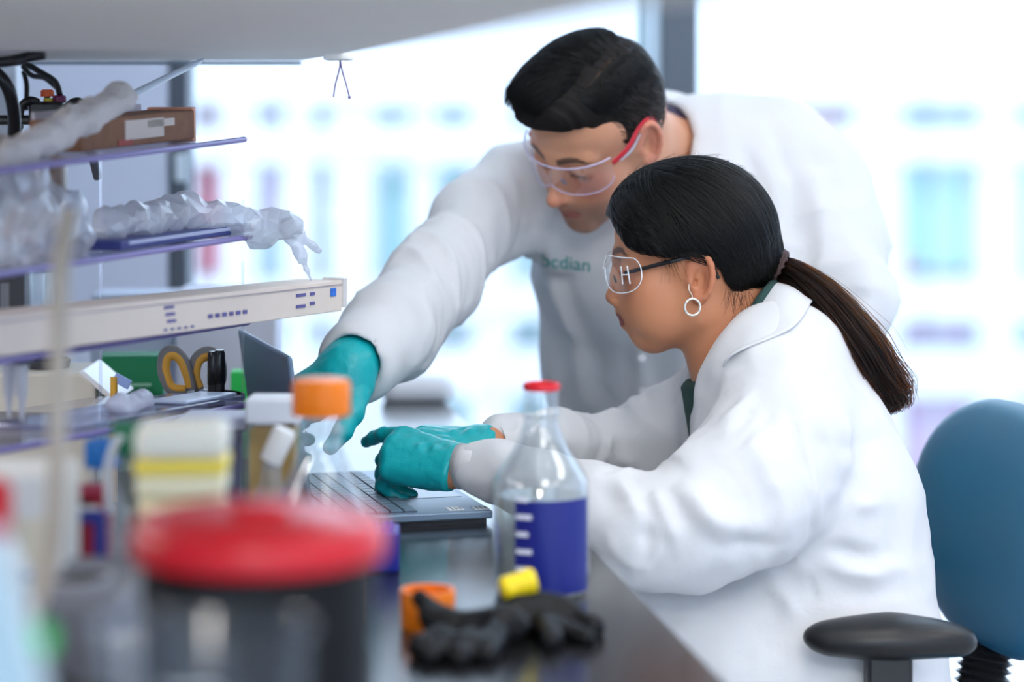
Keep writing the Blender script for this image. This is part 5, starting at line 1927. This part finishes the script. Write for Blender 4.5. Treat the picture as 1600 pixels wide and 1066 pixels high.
# grey dispenser with an oval opening
o = at(140, 1.86)
r = empty('tissue_dispenser', tuple(o), rz=-.05, label='grey dispenser box with a dark oval opening on its top', cat='dispenser')
box('body', (0, 0, .066), (.082, .16, .132), MIDGREY, r, .012)
bm = bmesh.new()
add_lathe(bm, [(.0185, -.001), (.0235, -.001), (.0240, .003), (.0200, .004)], 36, closed=True)
bmesh.ops.scale(bm, vec=(1, 1.6, 1), verts=bm.verts)
bmesh.ops.translate(bm, vec=(0, -.03, .133), verts=bm.verts)
bm_obj('opening_rim', bm, mat('pale_grey_plastic', srgb(165, 167, 176), .5), r, smooth=True)
bm = bmesh.new()
add_lathe(bm, [(0, 0), (.0195, 0), (.0195, .0025), (0, .0025)], 36)
bmesh.ops.scale(bm, vec=(1, 1.6, 1), verts=bm.verts)
bmesh.ops.translate(bm, vec=(0, -.03, .132), verts=bm.verts)
bm_obj('opening', bm, mat('hollow_shade', (.012, .008, .006, 1), .8), r)  # solid dark disc, its colour standing in for the shade inside the opening
# black bag in front of it
def lump(name, prims, m, label, cat, seed, h=.004, a1=.004, f1=40, flat_z=None, parent=None, facets=0):
    lo = np.min([np.minimum(a, b) - max(ra, rb) for a, b, ra, rb in prims], 0) - .015
    hi = np.max([np.maximum(a, b) + max(ra, rb) for a, b, ra, rb in prims], 0) + .015
    S = Field(axis(lo[0], hi[0], h), axis(lo[1], hi[1], h), axis(lo[2], hi[2], h))
    for a, b, ra, rb in prims: S.cone(a, b, ra, rb, .012)
    v, f = S.mesh(1)
    N = normals(v, f)
    if facets: v = v + N * ((1 - 2 * np.abs(vnoise(v, f1 * .55, seed + 7))) * a1 * .8)[:, None]
    v = v + N * ((1 - 2 * np.abs(vnoise(v, f1, seed))) * a1 + vnoise(v, f1 * 2.3, seed + 1) * a1 * .6)[:, None]
    if flat_z is not None: v[:, 2] = np.maximum(v[:, 2], flat_z + .0005)
    o = np_mesh(name, v, f, m, parent)
    if facets:
        d = o.modifiers.new('crumple', 'DECIMATE'); d.ratio = min(1.0, facets / max(1, len(f) * 2))
        o.data.polygons.foreach_set('use_smooth', [False] * len(o.data.polygons))
    return tag(o, label, cat) if label else o
A_ = lambda px, Y, h: np.array(at(px, Y, BZ + h))
lump('black_bag', [(A_(110, 1.66, .05), A_(165, 1.66, .045), .040, .036), (A_(100, 1.64, .085), A_(140, 1.66, .075), .020, .016), (A_(90, 1.66, .02), A_(150, 1.62, .02), .03, .03)],
     mat('black_film', (.014, .013, .013, 1), .4), 'crumpled black bag in front of the grey dispenser', 'bag', 51, flat_z=BZ, f1=28, a1=.006, facets=1200)
r = empty('weighing_cup', tuple(at(215, 1.70)), label='small white plastic cup between the black bag and the bucket', cat='cup')
lathe('cup_wall', [(0, .002), (.013, .002), (.018, .118), (.0195, .120), (.0165, .120), (.012, .005), (0, .005)], WHITEB, r, 28)
r = empty('pipette_tip_box', tuple(at(200, 1.46)), rz=.1, label='grey translucent tip box beside the clear beaker', cat='box')
bd_ = box('body', (0, 0, .045), (.075, .09, .09), clear_mat('grey_film', (.55, .57, .58, 1), .05, .15, edge=.4, body=.5, body_col=srgb(130, 136, 140)), r, .004)
box('lid', (0, 0, .108), (.077, .092, .032), mat('pale_grey_lid', srgb(158, 166, 166), .5), r, .004)

# maroon rack with a blue clip
r = carton('maroon_box', tuple(at(128, 2.12)), (.046, .05, .155), 0, MAROON, 'maroon cardboard box beside the blue capped wash bottle', marks=[('white_band', 0, .140, .040, .010, WHITEB), ('dark_print', -.002, .148, .03, .004, BLACKP)])
bm = bmesh.new()
o = P(140, 808, 2.075)
add_box(bm, (o.x, o.y, o.z), (.026, .012, .010)); add_box(bm, (o.x + .009, o.y, o.z - .024), (.009, .012, .045))
c_ = bm_obj('blue_clip', bm, mat('deep_blue_plastic', srgb(36, 52, 140), .4), r, bevel=.002); c_.location = -Vector(r.location)
# wash bottle, blue cap, and clear bottle, green cap
def slim(px, Y, R, h, capm, cr, ch, label, liquid=None):
    r = empty('wash_bottle', tuple(at(px, Y)), label=label, cat='bottle')
    g = lathe('bottle_wall', [(0, .002), (R * .9, .002), (R, .008), (R, h * .70), (R * .92, h * .78), (cr * .8, h * .90), (cr * .8, h)], CLEARP, r, 32)
    ribbed_cap('cap', cr, h - .004, h + ch, capm, r)
    if liquid: lathe('contents', [(0, .005), (R * .92, .005), (R * .92, h * .35), (0, h * .35)], liquid, r, 28)
    return r
slim(160, 2.18, .024, .170, BLUEC, .0155, .020, 'clear wash bottle with a blue cap beside the maroon box')
slim(204, 2.10, .028, .194, GREENC, .0165, .022, 'clear bottle with a dark green cap half hidden by the cream jar')
lp = tube('spout_tube', [at(172, 2.09, .92), at(168, 2.085, .955), at(182, 2.085, .982), at(200, 2.088, .985)], .0035, mat('white_tube', srgb(214, 218, 222), .4), bpy.data.objects['wash_bottle.001'], 8)
lp.location = -Vector(bpy.data.objects['wash_bottle.001'].location)
# cream jar
o = at(286, 1.94)
r = empty('powder_jar', tuple(o), rz=.06, label='square translucent jar of cream powder with a yellow band behind the red lid', cat='jar')
CRM = mat('cream_powder', srgb(248, 238, 196), .7, sss=.2)
box('body', (0, 0, .092), (.070, .062, .180), CRM, r, .010)
box('yellow_band', (.0, 0, .206), (.0735, .066, .012), mat('yellow_band', srgb(252, 228, 96), .45), r, .004)
box('shoulder', (.0, 0, .191), (.071, .064, .018), mat('pale_cream', srgb(244, 236, 200), .5, sss=.1), r, .005)
box('lid', (0, 0, .2255), (.073, .066, .026), mat('milky_lid', srgb(238, 236, 222), .45, sss=.2), r, .007)
# clear box with yellow contents, and clear boxes by it
r = empty('reagent_box', tuple(at(430, 2.52)), rz=-.05, label='clear square bottle of yellow liquid under a white lid beside the orange capped bottle', cat='bottle')
box('glass', (0, 0, .080), (.053, .050, .160), CLEARP, r, .004)
box('liquid', (0, 0, .082), (.047, .044, .150), clear_mat('amber_liquid', (.90, .74, .38, 1), .03, .05, edge=.3, body=.45, body_col=srgb(236, 196, 96)), r, .003)
box('lid', (0, 0, .174), (.056, .053, .026), mat('white_lid', srgb(234, 238, 244), .4), r, .003)
r = empty('tip_rack', tuple(at(340, 2.56)), rz=-.08, label='empty clear plastic box on the bench below the lowest shelf', cat='box')
box('box_wall', (0, 0, .075), (.075, .075, .15), clear_mat('lilac_plastic', (.80, .82, .90, 1), .06, .1, edge=.5, body=.28, body_col=srgb(170, 176, 205)), r, .004)
box('lid', (0, 0, .157), (.077, .077, .012), mat('lilac_lid', srgb(190, 194, 214), .4), r, .003)
r = empty('spray_bottle', tuple(at(424, 2.36)), label='small clear bottle with a tilted white cap against the orange capped bottle', cat='bottle')
lathe('bottle_wall', [(0, .002), (.019, .002), (.021, .006), (.021, .10), (.010, .125), (.009, .145)], CLEARP, r, 28)
tl = Euler((0, math.radians(25), 0)).to_matrix()
lathe('cap', [(0, -.016), (.011, -.016), (.0115, .016), (.0105, .018), (0, .018)], mat('white_cap', srgb(235, 235, 232), .4), r, 24, (.006, 0, .158), tl)
lathe('clear_stem', [(.006, 0), (.006, .02)], CLEARP, r, 14, (0, 0, .135))

# green boxes and pale box at the back
carton('green_box', tuple(at(208, 3.25)), (.082, .06, .152), .12, GREEN, 'dark green carton with pale print behind the white balance', marks=[('pale_print', .0, .115, .05, .004, mat('pale_green', srgb(150, 205, 180), .6)), ('pale_print', .006, .096, .04, .004, mat('pale_green', srgb(150, 205, 180), .6))])
carton('green_tub', tuple(at(382, 3.35)), (.034, .04, .118), 0, BGREEN, 'bright green tub between the pen cup and the laptop screen')
carton('storage_box', tuple(at(360, 3.70)), (.150, .12, .205), .0, mat('pale_lilac_card', srgb(205, 208, 224), .6), 'pale grey storage box standing behind the pen cup')
carton('storage_crate', tuple(at(215, 3.75)), (.125, .12, .195), .0, mat('pale_blue_card', srgb(196, 206, 224), .6), 'pale blue storage crate beside the back wall behind the green carton')
# small thing in the open behind the balance
yo = at(178, 2.968)
r = empty('glue_stick', tuple(yo), label='yellow and blue stick standing between the balance and green carton', cat='stick')
lathe('body', [(0, .002), (.0045, .002), (.0045, .155), (0, .155)], mat('yellow_label', srgb(232, 176, 60), .5), r, 16)
box('blue_flag', (.010, 0, .150), (.022, .003, .012), mat('pale_blue_flag', srgb(150, 175, 230), .5), r, .001, Euler((0, .5, 0)).to_matrix())
# white balance with a dish of granules
o = at(92, 3.06)
r = empty('balance', tuple(o), rz=0, label='cream white bench balance with a tilted front panel under the third shelf', cat='balance')
IV = mat('ivory_plastic', srgb(212, 206, 194), .5)
prism('body', [(-.085, 0), (.050, 0), (.050, .170), (.034, .188), (-.085, .188)], .13, IV, r, .004, Matrix.Translation((0, .065, 0)) @ Matrix.Rotation(PI / 2, 4, 'X'))
bm = bmesh.new()
add_box(bm, (0, 0, 0), (.007, .128, .060), Euler((0, math.radians(-40), 0)).to_matrix())
fp = bm_obj('front_panel', bm, mat('white_panel', srgb(236, 238, 244), .35), r, bevel=.002); fp.location = (.052, 0, .168)
lathe('knob', [(0, 0), (.005, 0), (.0045, .005), (0, .006)], DKGREY, r, 16, (.078, -.04, .146), Euler((0, math.radians(50), 0)).to_matrix())
r.scale = (1.16, 1.0, .83)
dz = tuple(Vector(o) + Vector((-.014, 0, .1885 * .83)))
r = empty('granule_dish', dz, label='shallow black dish of dark granules on top of the balance', cat='dish')
lathe('dish', [(0, 0), (.024, 0), (.0275, .010), (.0285, .010), (.0265, .0), (.024, -.001)], DKGREY, r, 36)
bm = bmesh.new()
for i in range(130):
    a = RND.uniform(0, 2 * PI); q = .024 * math.sqrt(RND.random())
    bmesh.ops.create_icosphere(bm, subdivisions=1, radius=RND.uniform(.0016, .0028), matrix=Matrix.Translation((q * math.cos(a), q * math.sin(a), .007 + RND.uniform(0, .005))))
gr = bm_obj('granules', bm, mat('dark_granule', (.03, .028, .03, 1), .6), r); gr['kind'] = 'stuff'
# pipettes on the left
for i, (px, Y) in enumerate(((14, 2.42), (34, 2.40))):
    r = empty('pipette', tuple(at(px, Y, .957)), label=('white pipette hanging from the third shelf at the left edge', 'white pipette hanging second from the left edge under the third shelf')[i], cat='pipette')
    lathe('barrel', [(0, .001), (.0016, .001), (.0040, .022), (.0058, .026), (.0066, .066), (0, .066)], mat('pipette_grey', srgb(198, 200, 208), .4), r, 16)
    lathe('collar', [(.0060, .056), (.0090, .057), (.0090, .063), (.0060, .064)], DKGREY, r, 20, closed=True)

# white device far down the bench
S = Field(axis(-.34, .02, .005), axis(3.84, 4.10, .005), axis(BZ - .02, BZ + .08, .004))
a, b_ = np.array(at(622, 3.97, BZ + .018)), np.array(at(690, 3.97, BZ + .018))
S.cone(a, b_, .028, .024, .01)
S.cone(a + (0, .05, 0), b_ + (0, .05, 0), .026, .024, .03)
v, f = S.mesh(1)
v[:, 2] = np.clip(v[:, 2], BZ + .0005, None)
tag(np_mesh('desk_phone', v, f, mat('white_device', srgb(236, 238, 242), .4)), 'low rounded white device on the bench under the outstretched arm', 'device')

# ------------------------------------------------------------------ the clear shelf rack
ends = [((0, 262, 2.30), (382, 214, 2.90)), ((0, 424, 2.30), (392, 366, 2.90)), ((0, 560, 2.30), (388, 500, 2.90)), ((0, 700, 2.30), (392, 628, 2.90))]
back = Vector((-.964, .265, 0))
rk = empty('shelf_rack', (0, 0, 0), label='rack of four clear acrylic shelves with violet edges at the left', cat='rack')
SHELF = clear_mat('acrylic_sheet', (.88, .88, .93, 1), .06, .04, edge=.6, body=.10, body_col=srgb(200, 200, 220))
VEDGE = mat('violet_acrylic_edge', srgb(128, 116, 178), .35)
shelf_pts = []
for i, (l, rr) in enumerate(ends):
    A, B = P(*l), P(*rr)
    A = A + (A - B) * .35
    shelf_pts.append((A, B))
    bm = bmesh.new()
    dp = back * .20
    vs = [bm.verts.new(p + Vector((0, 0, dz_))) for dz_ in (0, -.006) for p in (A, B, B + dp, A + dp)]
    for q in ((0, 1, 2, 3), (7, 6, 5, 4), (0, 4, 5, 1), (1, 5, 6, 2), (2, 6, 7, 3), (3, 7, 4, 0)): bm.faces.new([vs[k] for k in q])
    sh = bm_obj('shelf', bm, SHELF, rk)
    box_m = bmesh.new()
    add_tube(box_m, [A + Vector((0, 0, -.003)), B + Vector((0, 0, -.003))], .0034, 8)
    bm_obj('edge_strip', box_m, VEDGE, sh)
B1 = shelf_pts[0][1]
for k, off in enumerate((.004, .19)):
    q = B1 + back * off + Vector((.0012, .004, 0))
    for (yy, px_) in ((0, 0),):
        box('upright', (q.x, q.y, (BZ + 1.238) / 2), (.0035, .0035, 1.238 - BZ), clear_mat('clear_rod', (.9, .9, .93, 1), .08, .05, edge=.6), rk)
for q in (shelf_pts[0][0] + back * .01, shelf_pts[0][0] + back * .19):
    box('upright', (q.x, q.y, (BZ + 1.2) / 2), (.012, .012, 1.2 - BZ), mat('pale_post', srgb(205, 208, 214), .4), rk)

def on(i, t, off=0.0, h=0.0):
    """a point on shelf i, t along its front edge (0 at the picture's left edge), off metres behind it"""
    A, B = P(*ends[i][0]), P(*ends[i][1])
    return A.lerp(B, t) + back * off + Vector((0, 0, h))
def shelf_rot(i):
    A, B = P(*ends[i][0]), P(*ends[i][1])
    x = (B - A).normalized(); y = back; z = x.cross(y); z = z if z.z > 0 else -z
    y = z.cross(x)
    return Matrix((x, y, z)).transposed()
def slab_on(i, name, t0, t1, off, w, h, m, label, cat, z0=.001, bevel=.002, parts=()):
    a, b = on(i, t0, off), on(i, t1, off)
    R_ = shelf_rot(i)
    c = (a + b) / 2
    r = empty(name, tuple(c), label=label, cat=cat, rot=R_.to_euler())
    L = (b - a).length
    bd = box('body', (0, w / 2, h / 2 + z0), (L, w, h), m, r, bevel)
    for nm, x0, x1, zz0, zz1, mm in parts:
        box(nm, ((x0 + x1) / 2 * L - L / 2, -.0005, z0 + h * (zz0 + zz1) / 2), ((x1 - x0) * L, .001, h * (zz1 - zz0)), mm, bd)
    return r, bd, L
MILK = clear_mat('milky_film', (.93, .94, .96, 1), .06, .15, edge=.35, body=.55, body_col=srgb(226, 228, 234))
MILK2 = clear_mat('cloudy_film', (.95, .96, .98, 1), .08, .12, edge=.4, body=.36, body_col=srgb(226, 230, 238))
# shelf 1
r, bd_, L = slab_on(0, 'torn_carton', .40, .89, .035, .06, .034, BROWN, 'torn brown cardboard box on the top clear shelf', 'box', parts=[
    ('torn_patch', .36, .70, .22, .85, mat('torn_paper', srgb(212, 200, 190), .8)), ('red_patch', .30, .42, .05, .25, mat('red_print', srgb(170, 80, 74), .7)), ('torn_patch', .55, .80, .55, .80, mat('torn_paper', srgb(212, 200, 190), .8))])
box('end_panel', (L / 2 + .001, .03, .018), (.010, .058, .040), mat('orange_card', srgb(236, 168, 140), .6), bd_, .001)
box('inner_flap', (-.01, .058, .036), (L * .9, .003, .014), mat('pale_flap', srgb(214, 208, 222), .6), bd_)
q0, q1 = P(5, 252, 2.40), P(188, 152, 2.62)
lump('foam_roll', [(np.array(q0), np.array(q0.lerp(q1, .5)), .012, .015), (np.array(q0.lerp(q1, .5)), np.array(q1), .015, .014), (np.array(on(0, .02, .08, .012)), np.array(on(0, .30, .09, .011)), .011, .010)],
     mat('white_foam', srgb(208, 202, 200), .8), 'rolled white packing foam sticking up from the top clear shelf', 'packing', 61, h=.003, a1=.0032, f1=42, facets=1600)
a, b_ = on(0, .42, .11, .004), P(318, 93, 2.98)
gp = tube('glass_rod', [a, a.lerp(b_, .55), a.lerp(b_, .92), b_], [.0042, .0042, .0040, .0016], mat('pale_glass_rod', srgb(205, 220, 236), .25), None, 10, n=3)
tag(gp, 'long pale serological pipette leaning from the top shelf to the cabinet', 'pipette')
# shelf 2
slab_on(1, 'blue_folder', .46, 1.06, .01, .11, .010, mat('navy_cover', srgb(52, 62, 128), .5), 'flat dark blue folder lying on the second clear shelf', 'folder', parts=[('pale_pages', .05, .98, .55, .95, mat('pages', srgb(175, 182, 210), .6))])
lump('plastic_bag', [(np.array(on(1, .02, .05, .035)), np.array(on(1, .40, .06, .035)), .036, .034), (np.array(on(1, .20, .07, .06)), np.array(on(1, .34, .08, .085)), .030, .020), (np.array(on(1, .08, .03, .055)), np.array(on(1, .22, .05, .06)), .028, .028)],
     MILK2, 'crumpled clear plastic bag heaped on the left of the second shelf', 'bag', 71, h=.0035, a1=.007, f1=26, facets=1500)
lump('tan_parcel', [(np.array(on(1, .26, .06, .034)), np.array(on(1, .36, .07, .034)), .020, .018)], mat('tan_content', srgb(190, 176, 172), .8), 'small tan parcel inside the crumpled bag on the second shelf', 'parcel', 75, h=.003, a1=.003)
lump('plastic_bag', [(np.array(on(1, .56, .05, .024)), np.array(on(1, .86, .05, .026)), .016, .020), (np.array(on(1, .86, .05, .026)), np.array(P(440, 352, 2.92)), .016, .015), (np.array(P(400, 366, 2.90)), np.array(P(455, 352, 2.90)), .015, .012)],
     MILK, 'flattened white plastic bag lying over the blue folder', 'bag', 77, h=.003, a1=.005, f1=34, facets=900)
cr = lump('bag_tail', [(np.array(P(450, 352, 2.90)), np.array(P(498, 392, 2.91)), .008, .003), (np.array(P(448, 360, 2.90)), np.array(P(470, 400, 2.90)), .007, .003), (np.array(P(468, 396, 2.90)), np.array(P(486, 438, 2.90)), .003, .0015)],
          MILK, None, None, 79, h=.002, a1=.002, f1=70, parent=bpy.data.objects['plastic_bag.001'])
# shelf 3: long carton
A, B = P(-60, 568, 2.24), P(534, 488, 2.98)
x = (B - A).normalized()
r = empty('long_carton', tuple((A + B) / 2), label='long cream cardboard carton with printed marks lying on the third shelf', cat='box', rot=Matrix((x, Vector((0, 0, 1)).cross(x).normalized(), x.cross(Vector((0, 0, 1)).cross(x).normalized()))).transposed().to_euler())
L = (B - A).length
LC = mat('long_cream_card', srgb(226, 212, 200), .7, noise=.05, nscale=12)
bd_ = box('body', (0, .03, .0205), (L, .06, .038), LC, r, .001)
box('upper_edge', (0, -.0006, .0345), (L, .0012, .0012), mat('card_edge', srgb(170, 160, 165), .7), bd_)
CPR = mat('carton_print', srgb(96, 92, 150), .7)
def mark(t0, t1, z0, z1): box('printed_mark', (((t0 + t1) / 2 - .5) * L, -.0006, .0015 + (z0 + z1) / 2 * .038), ((t1 - t0) * L, .0010, (z1 - z0) * .038), CPR, bd_)
for k in range(6): mark(.58 + k * .020, .592 + k * .020, .30, .42)
for k in range(3): mark(.46 + k * .004, .485 + k * .003, .72 - .2 * k, .80 - .2 * k)
for k in range(5): mark(.46 + k * .018, .468 + k * .018, .10, .16)
for k in range(2): mark(.845, .875, .62 - .35 * k, .72 - .35 * k); mark(.89, .905, .62 - .3 * k, .72 - .3 * k)
box('blue_square', (.468 * L, -.0008, .026), (.014, .001, .010), mat('blue_mark', srgb(30, 110, 210), .5), bd_)
box('end_flap', (L / 2 + .004, .012, .024), (.010, .03, .036), mat('flap_card', srgb(216, 212, 210), .7), bd_, .001)
# shelf 4: shallow clear tray
r, bd_, L = slab_on(3, 'shallow_tray', .26, 1.0, .006, .10, .006, clear_mat('lilac_tray', (.82, .82, .92, 1), .06, .08, edge=.5, body=.30, body_col=srgb(170, 172, 205)), 'shallow clear tray lying on the lowest acrylic shelf', 'tray')
lump('foil_wrap', [(np.array(on(3, .55, .04, .012)), np.array(on(3, .70, .05, .013)), .012, .010)], mat('pale_wrap', srgb(206, 210, 226), .4), 'small pale wrapped packet in the tray on the lowest shelf', 'packet', 83, h=.003, a1=.003)
box_ = slab_on(3, 'glass_slide_box', .74, .98, .012, .05, .004, mat('pale_blue_plate', srgb(196, 212, 238), .3), 'pale blue flat plate box at the end of the lowest shelf', 'box', z0=.0075)

# ------------------------------------------------------------------ equipment at the top left
Y = 3.02
r = empty('tubing_manifold', tuple(P(75, 180, Y)), label='black tubing manifold with an orange and a purple knob at the upper left', cat='equipment')
o = P(75, 180, Y)
box('block', (0, 0, .002), (.042, .04, .030), BLACKP, r, .004)
box('arm', (-.040, 0, -.006), (.05, .02, .012), BLACKP, r, .004)
for (px, py, m) in ((74, 146, mat('orange_knob', srgb(225, 90, 30), .4)), (93, 155, mat('purple_knob', srgb(110, 30, 80), .4))):
    q = P(px, py, Y) - o
    k = lathe('knob', [(0, -.004), (.0085, -.004), (.0085, .003), (.006, .005), (0, .005)], m, r, 20, q)
    lathe('stem', [(.004, -.022), (.004, -.004)], BLACKP, k, 12, q)
lathe('yellow_ring', [(.005, -.002), (.0065, -.002), (.0065, .003), (.005, .003)], mat('yellow_ring', srgb(214, 200, 60), .4), r, 18, P(76, 157, Y) - o, closed=True)
cabs = [('thick black cable running along the underside of the cabinet at the top left corner', [(-40, 100, 2.6), (10, 96, 2.6), (40, 90, 2.62), (70, 84, 2.62)], .006),
        ('thick black cable looping down the left edge past the top shelf', [(-30, 95, 2.72), (8, 130, 2.72), (22, 180, 2.74), (18, 240, 2.76), (4, 290, 2.78), (-10, 330, 2.8)], .0075),
        ('black cable curling below the manifold down to the orange tape', [(30, 196, 2.9), (14, 240, 2.88), (18, 285, 2.88), (36, 322, 2.88)], .006),
        ('thin dark cable arching from the post to the orange knob', [(34, 96, 3.1), (62, 112, 3.08), (86, 128, 3.06), (94, 150, 3.03)], .004),
        ('thin dark cable arching just under the first toward the purple knob', [(36, 104, 3.12), (50, 118, 3.1), (70, 122, 3.08), (90, 138, 3.05)], .0035),
        ('short dark cable dropping beside the pale post', [(37, 112, 3.14), (42, 135, 3.13), (41, 170, 3.1)], .0035),
        ('black cable leaving the manifold toward the right', [(100, 172, 3.02), (112, 160, 3.02), (124, 158, 3.02), (132, 168, 3.04)], .0045),
        ('grey hose curving down behind the torn cardboard box', [(96, 196, 2.98), (122, 212, 2.98), (142, 240, 2.98), (153, 278, 3.0)], .0055),
        ('black hose bending over the left of the manifold', [(30, 180, 3.0), (34, 166, 3.0), (46, 157, 3.0), (58, 160, 3.01)], .0055)]
GH = mat('grey_hose', srgb(92, 94, 100), .5)
for lab, pts, rad in cabs:
    tag(tube('cable', [P(*p) for p in pts], rad, GH if 'grey' in lab else BLACKP, None, 10, n=6), lab, 'cable')
pw = at(14, 3.35).x
pst = box('service_post', (pw - .012, 3.36, (BZ + 1.328) / 2), (.05, .05, 1.328 - BZ), mat('pale_post_grey', srgb(196, 202, 212), .5), None, .003)
tag(pst, 'pale grey service post carrying the cables at the left edge', 'post')
# amber bottle and orange tape hanging behind the shelves
o = at(76, 3.42)
r = empty('amber_bottle', (o.x, o.y, 1.115), label='brown amber bottle behind the gap between the top two shelves', cat='bottle')
lathe('bottle_wall', [(0, .002), (.024, .002), (.026, .006), (.026, .055), (.012, .078), (.012, .09), (0, .09)], mat('amber_glass', srgb(112, 92, 82), .25, spec=.6), r, 28)
r.location.z = P(76, 318, 3.42).z
stand = empty('bottle_stand', (o.x, o.y, BZ), label='grey stand under the amber bottle behind the shelves', cat='stand')
hh = P(76, 318, 3.42).z - BZ
lathe('column', [(0, .004), (.010, .004), (.010, hh - .006), (.028, hh - .005), (.028, hh), (0, hh)], mat('pale_stand', srgb(200, 206, 216), .5), stand, 24)
lathe('base', [(0, 0), (.04, 0), (.04, .006), (0, .006)], MIDGREY, stand, 28)
o = at(26, 3.46)
r = empty('warning_sign', (o.x, o.y, BZ), label='yellow and orange card standing at the left edge behind the second shelf', cat='card')
hh = P(26, 296, 3.46).z - BZ
box('card', (-.006, 0, hh / 2), (.014, .003, hh), mat('yellow_card', srgb(226, 170, 60), .6), r)
box('orange_card', (.008, .001, hh - .028), (.024, .003, .050), mat('orange_red_card', srgb(222, 92, 60), .6), r, .001)
carton('dark_instrument', tuple(at(24, 3.30)), (.037, .06, P(24, 422, 3.30).z - BZ), 0, DKGREY, 'tall dark grey instrument between the second and third shelf at the left', marks=[('pale_plate', -.008, P(24, 460, 3.30).z - BZ, .012, .036, MIDGREY)])
r = empty('glass_cylinder', tuple(at(72, 3.20)), label='clear glass cylinder standing between the second and third shelves', cat='cylinder')
hh = P(72, 425, 3.20).z - BZ
lathe('glass_wall', [(0, .003), (.022, .003), (.022, hh), (.0245, hh + .003), (.0235, hh + .004), (.020, hh), (.020, .006), (0, .006)], CLEARG, r, 32)
# cord under the cabinet
o = P(530, 90, 2.80); o.z = hz
r = empty('pull_cord', tuple(o), label='thin violet cord with two loose ends hanging from the cabinet edge', cat='cord')
VC = mat('violet_cord', srgb(150, 120, 165), .7)
for pts in ([(530, 84), (531, 104), (524, 132), (521, 152)], [(530, 84), (534, 108), (541, 132), (546, 152)]):
    tube('strand', [P(x_, y_, 2.80) - o for x_, y_ in pts], .0009, VC, r, 6, n=4)
lathe('bead', [(0, -.0022), (.0018, -.001), (.0018, .001), (0, .0022)], VC, r, 10, P(546, 152, 2.80) - o)
# white tag clipped to the back trim
tg = box('paper_tag', (xpx(291), WY - .075, P(291, 262, 4.4).z), (.020, .004, .052), mat('pale_tag', srgb(214, 228, 238), .5), None, .001)
tag(tg, 'small pale tag clipped on the left window trim below the top shelf', 'tag')
